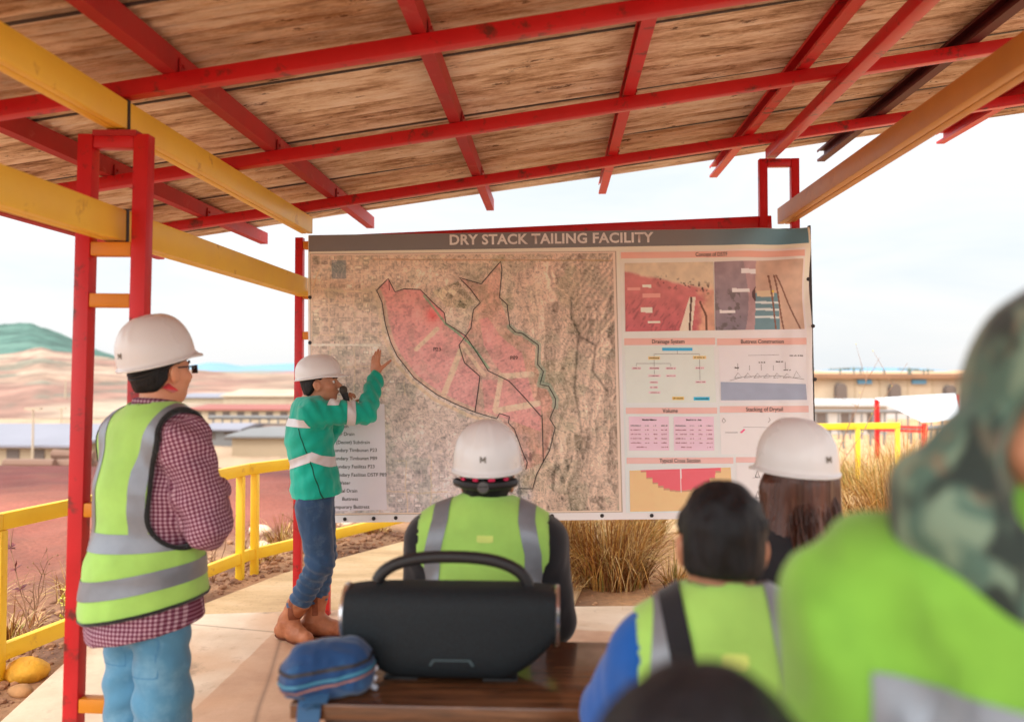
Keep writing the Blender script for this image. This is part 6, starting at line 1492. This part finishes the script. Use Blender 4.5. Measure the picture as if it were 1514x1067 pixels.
# the long tan process building on the right
def process_building():
    Y = 70; x0, zt = px2(1150, 559, Y); x1, zb = px2(1560, 622, Y); t = empty('process_building', ((x0+x1)/2, Y, zb), 'long tan process building with rods on its roof, right of the board', 'building')
    tan = wall_mat('tan_wall', (220,196,166), (206,178,150)); b = MB(); b.box(((x0+x1)/2, Y+6, (zt+zb)/2), (x1-x0, 12, zt-zb)); b.build('wall', tan, t)
    b = MB(); b.box(((x0+x1)/2, Y+5.8, zt+.16), (x1-x0+.6, 12.6, .34)); b.build('roof', wall_mat('rust_brown_parapet', (176,132,100), (150,116,92)), t)
    zl = px2(0, 590, Y)[1]; b = MB(); b.box(((x0+x1)/2, Y-.35, (zl+zb)/2), (x1-x0, .7, zl-zb)); b.build('lower_wall', wall_mat('pale_plinth', (232,226,222)), t)
    for px_, a, c in ((1232,566,606),(1308,567,588),(1386,569,588)):
        x, z1_ = px2(px_, a, Y); z0_ = px2(px_, c, Y)[1]; w_ = .40; b = MB(); n = 10
        pr = [(-w_, z0_)]+[(-w_*math.cos(math.pi*k/n), z1_-w_+w_*math.sin(math.pi*k/n)) for k in range(n+1)]+[(w_, z0_)]
        b.add([(x+p, Y-.75, q) for p, q in pr]+[(x+p, Y+.1, q) for p, q in pr], [tuple(range(len(pr)))]+[(i, i+1, len(pr)+i+1, len(pr)+i) for i in range(len(pr)-1)]); b.build('archway', GAP, t)
    for px_ in (1268, 1345): x, z = px2(px_, 564, Y); b = MB(); b.box((x, Y-.1, z), (1.1, .2, .35)); b.build('sign_plate', wall_mat('blue_plate', (110,160,190)), t)
    for px_, py_, bar_ in ((1206,543,0),(1246,544,1),(1252,552,0),(1266,543,1),(1276,544,0),(1310,546,0),(1347,544,2),(1349,548,0),(1368,546,1),(1374,545,0)):
        x, z1_ = px2(px_, py_, Y); b = MB(); b.tube([(x, Y+2, zt+.3), (x, Y+2, z1_)], .13 if bar_ == 2 else .07, 6)
        if bar_: b.bar((x-.9, Y+2, z1_-.1), (x+.8, Y+2, z1_-.1), .10, .10)
        b.build('roof_rod', wall_mat('rod_green_grey', (136,150,136)), t)
    for px_ in (1255, 1290, 1330, 1365, 1400): x = px2(px_, 0, Y)[0]; b = MB(); b.box((x, Y-.03, (zt+zl)/2), (.12, .06, zt-zl)); b.build('downpipe', OCHRE, t)
process_building()
shed('white low building behind the grey pipes right of the board', 1150, 1300, 596, 640, 52, 6, wall_mat('white_roof', (232,232,230)), wall_mat('white_wall', (228,222,214)), .2, 4)
# the white canopy on red posts
def canopy():
    Y = 23.; t = empty('canopy', (9.4, Y, -1.3), 'white canopy on red posts beside the headscarf, in front of the tan building', 'canopy')
    C4 = [(*px2(1283, 588, 23.5)[:1], 23.5, px2(0, 588, 23.5)[1]), (px2(1398, 581, 25.5)[0], 25.5, px2(0, 581, 25.5)[1]), (px2(1408, 619, 22)[0], 22, px2(0, 619, 22)[1]), (px2(1350, 622, 21.4)[0], 21.4, px2(0, 622, 21.4)[1])]
    n = 14; v = []; f = []
    for i in range(n+1):
        for j in range(n+1):
            a, c = i/n, j/n; p = (np.array(C4[0])*(1-a)*(1-c)+np.array(C4[1])*a*(1-c)+np.array(C4[2])*a*c+np.array(C4[3])*(1-a)*c); p[2] -= .10*math.sin(math.pi*a)*math.sin(math.pi*c); v.append(p-V(9.4,Y,-1.3))
    f = [(i*(n+1)+j, (i+1)*(n+1)+j, (i+1)*(n+1)+j+1, i*(n+1)+j+1) for i in range(n) for j in range(n)]
    o = link('canopy_sheet', mesh_np('canopy_sheet', v, f), mat('white_canopy', (.82,.83,.85), .5, var=.03, bump=.05), t, True); s = o.modifiers.new('t', 'SOLIDIFY'); s.thickness = .01
    for q in (C4[0], C4[3], C4[1], C4[2]): b = MB(); b.bar((q[0]+.05, q[1], -1.6), (q[0]+.05, q[1], q[2]-.03), .10, .10, up=(0,1,0)); b.build('post', RED, t)
    for dz in (-.75, -.85): b = MB(); b.bar((C4[0][0]+.05, C4[0][1], C4[0][2]+dz), (C4[3][0], C4[3][1], C4[3][2]+dz+.62), .07, .06); b.build('rail', RED, t)
canopy()
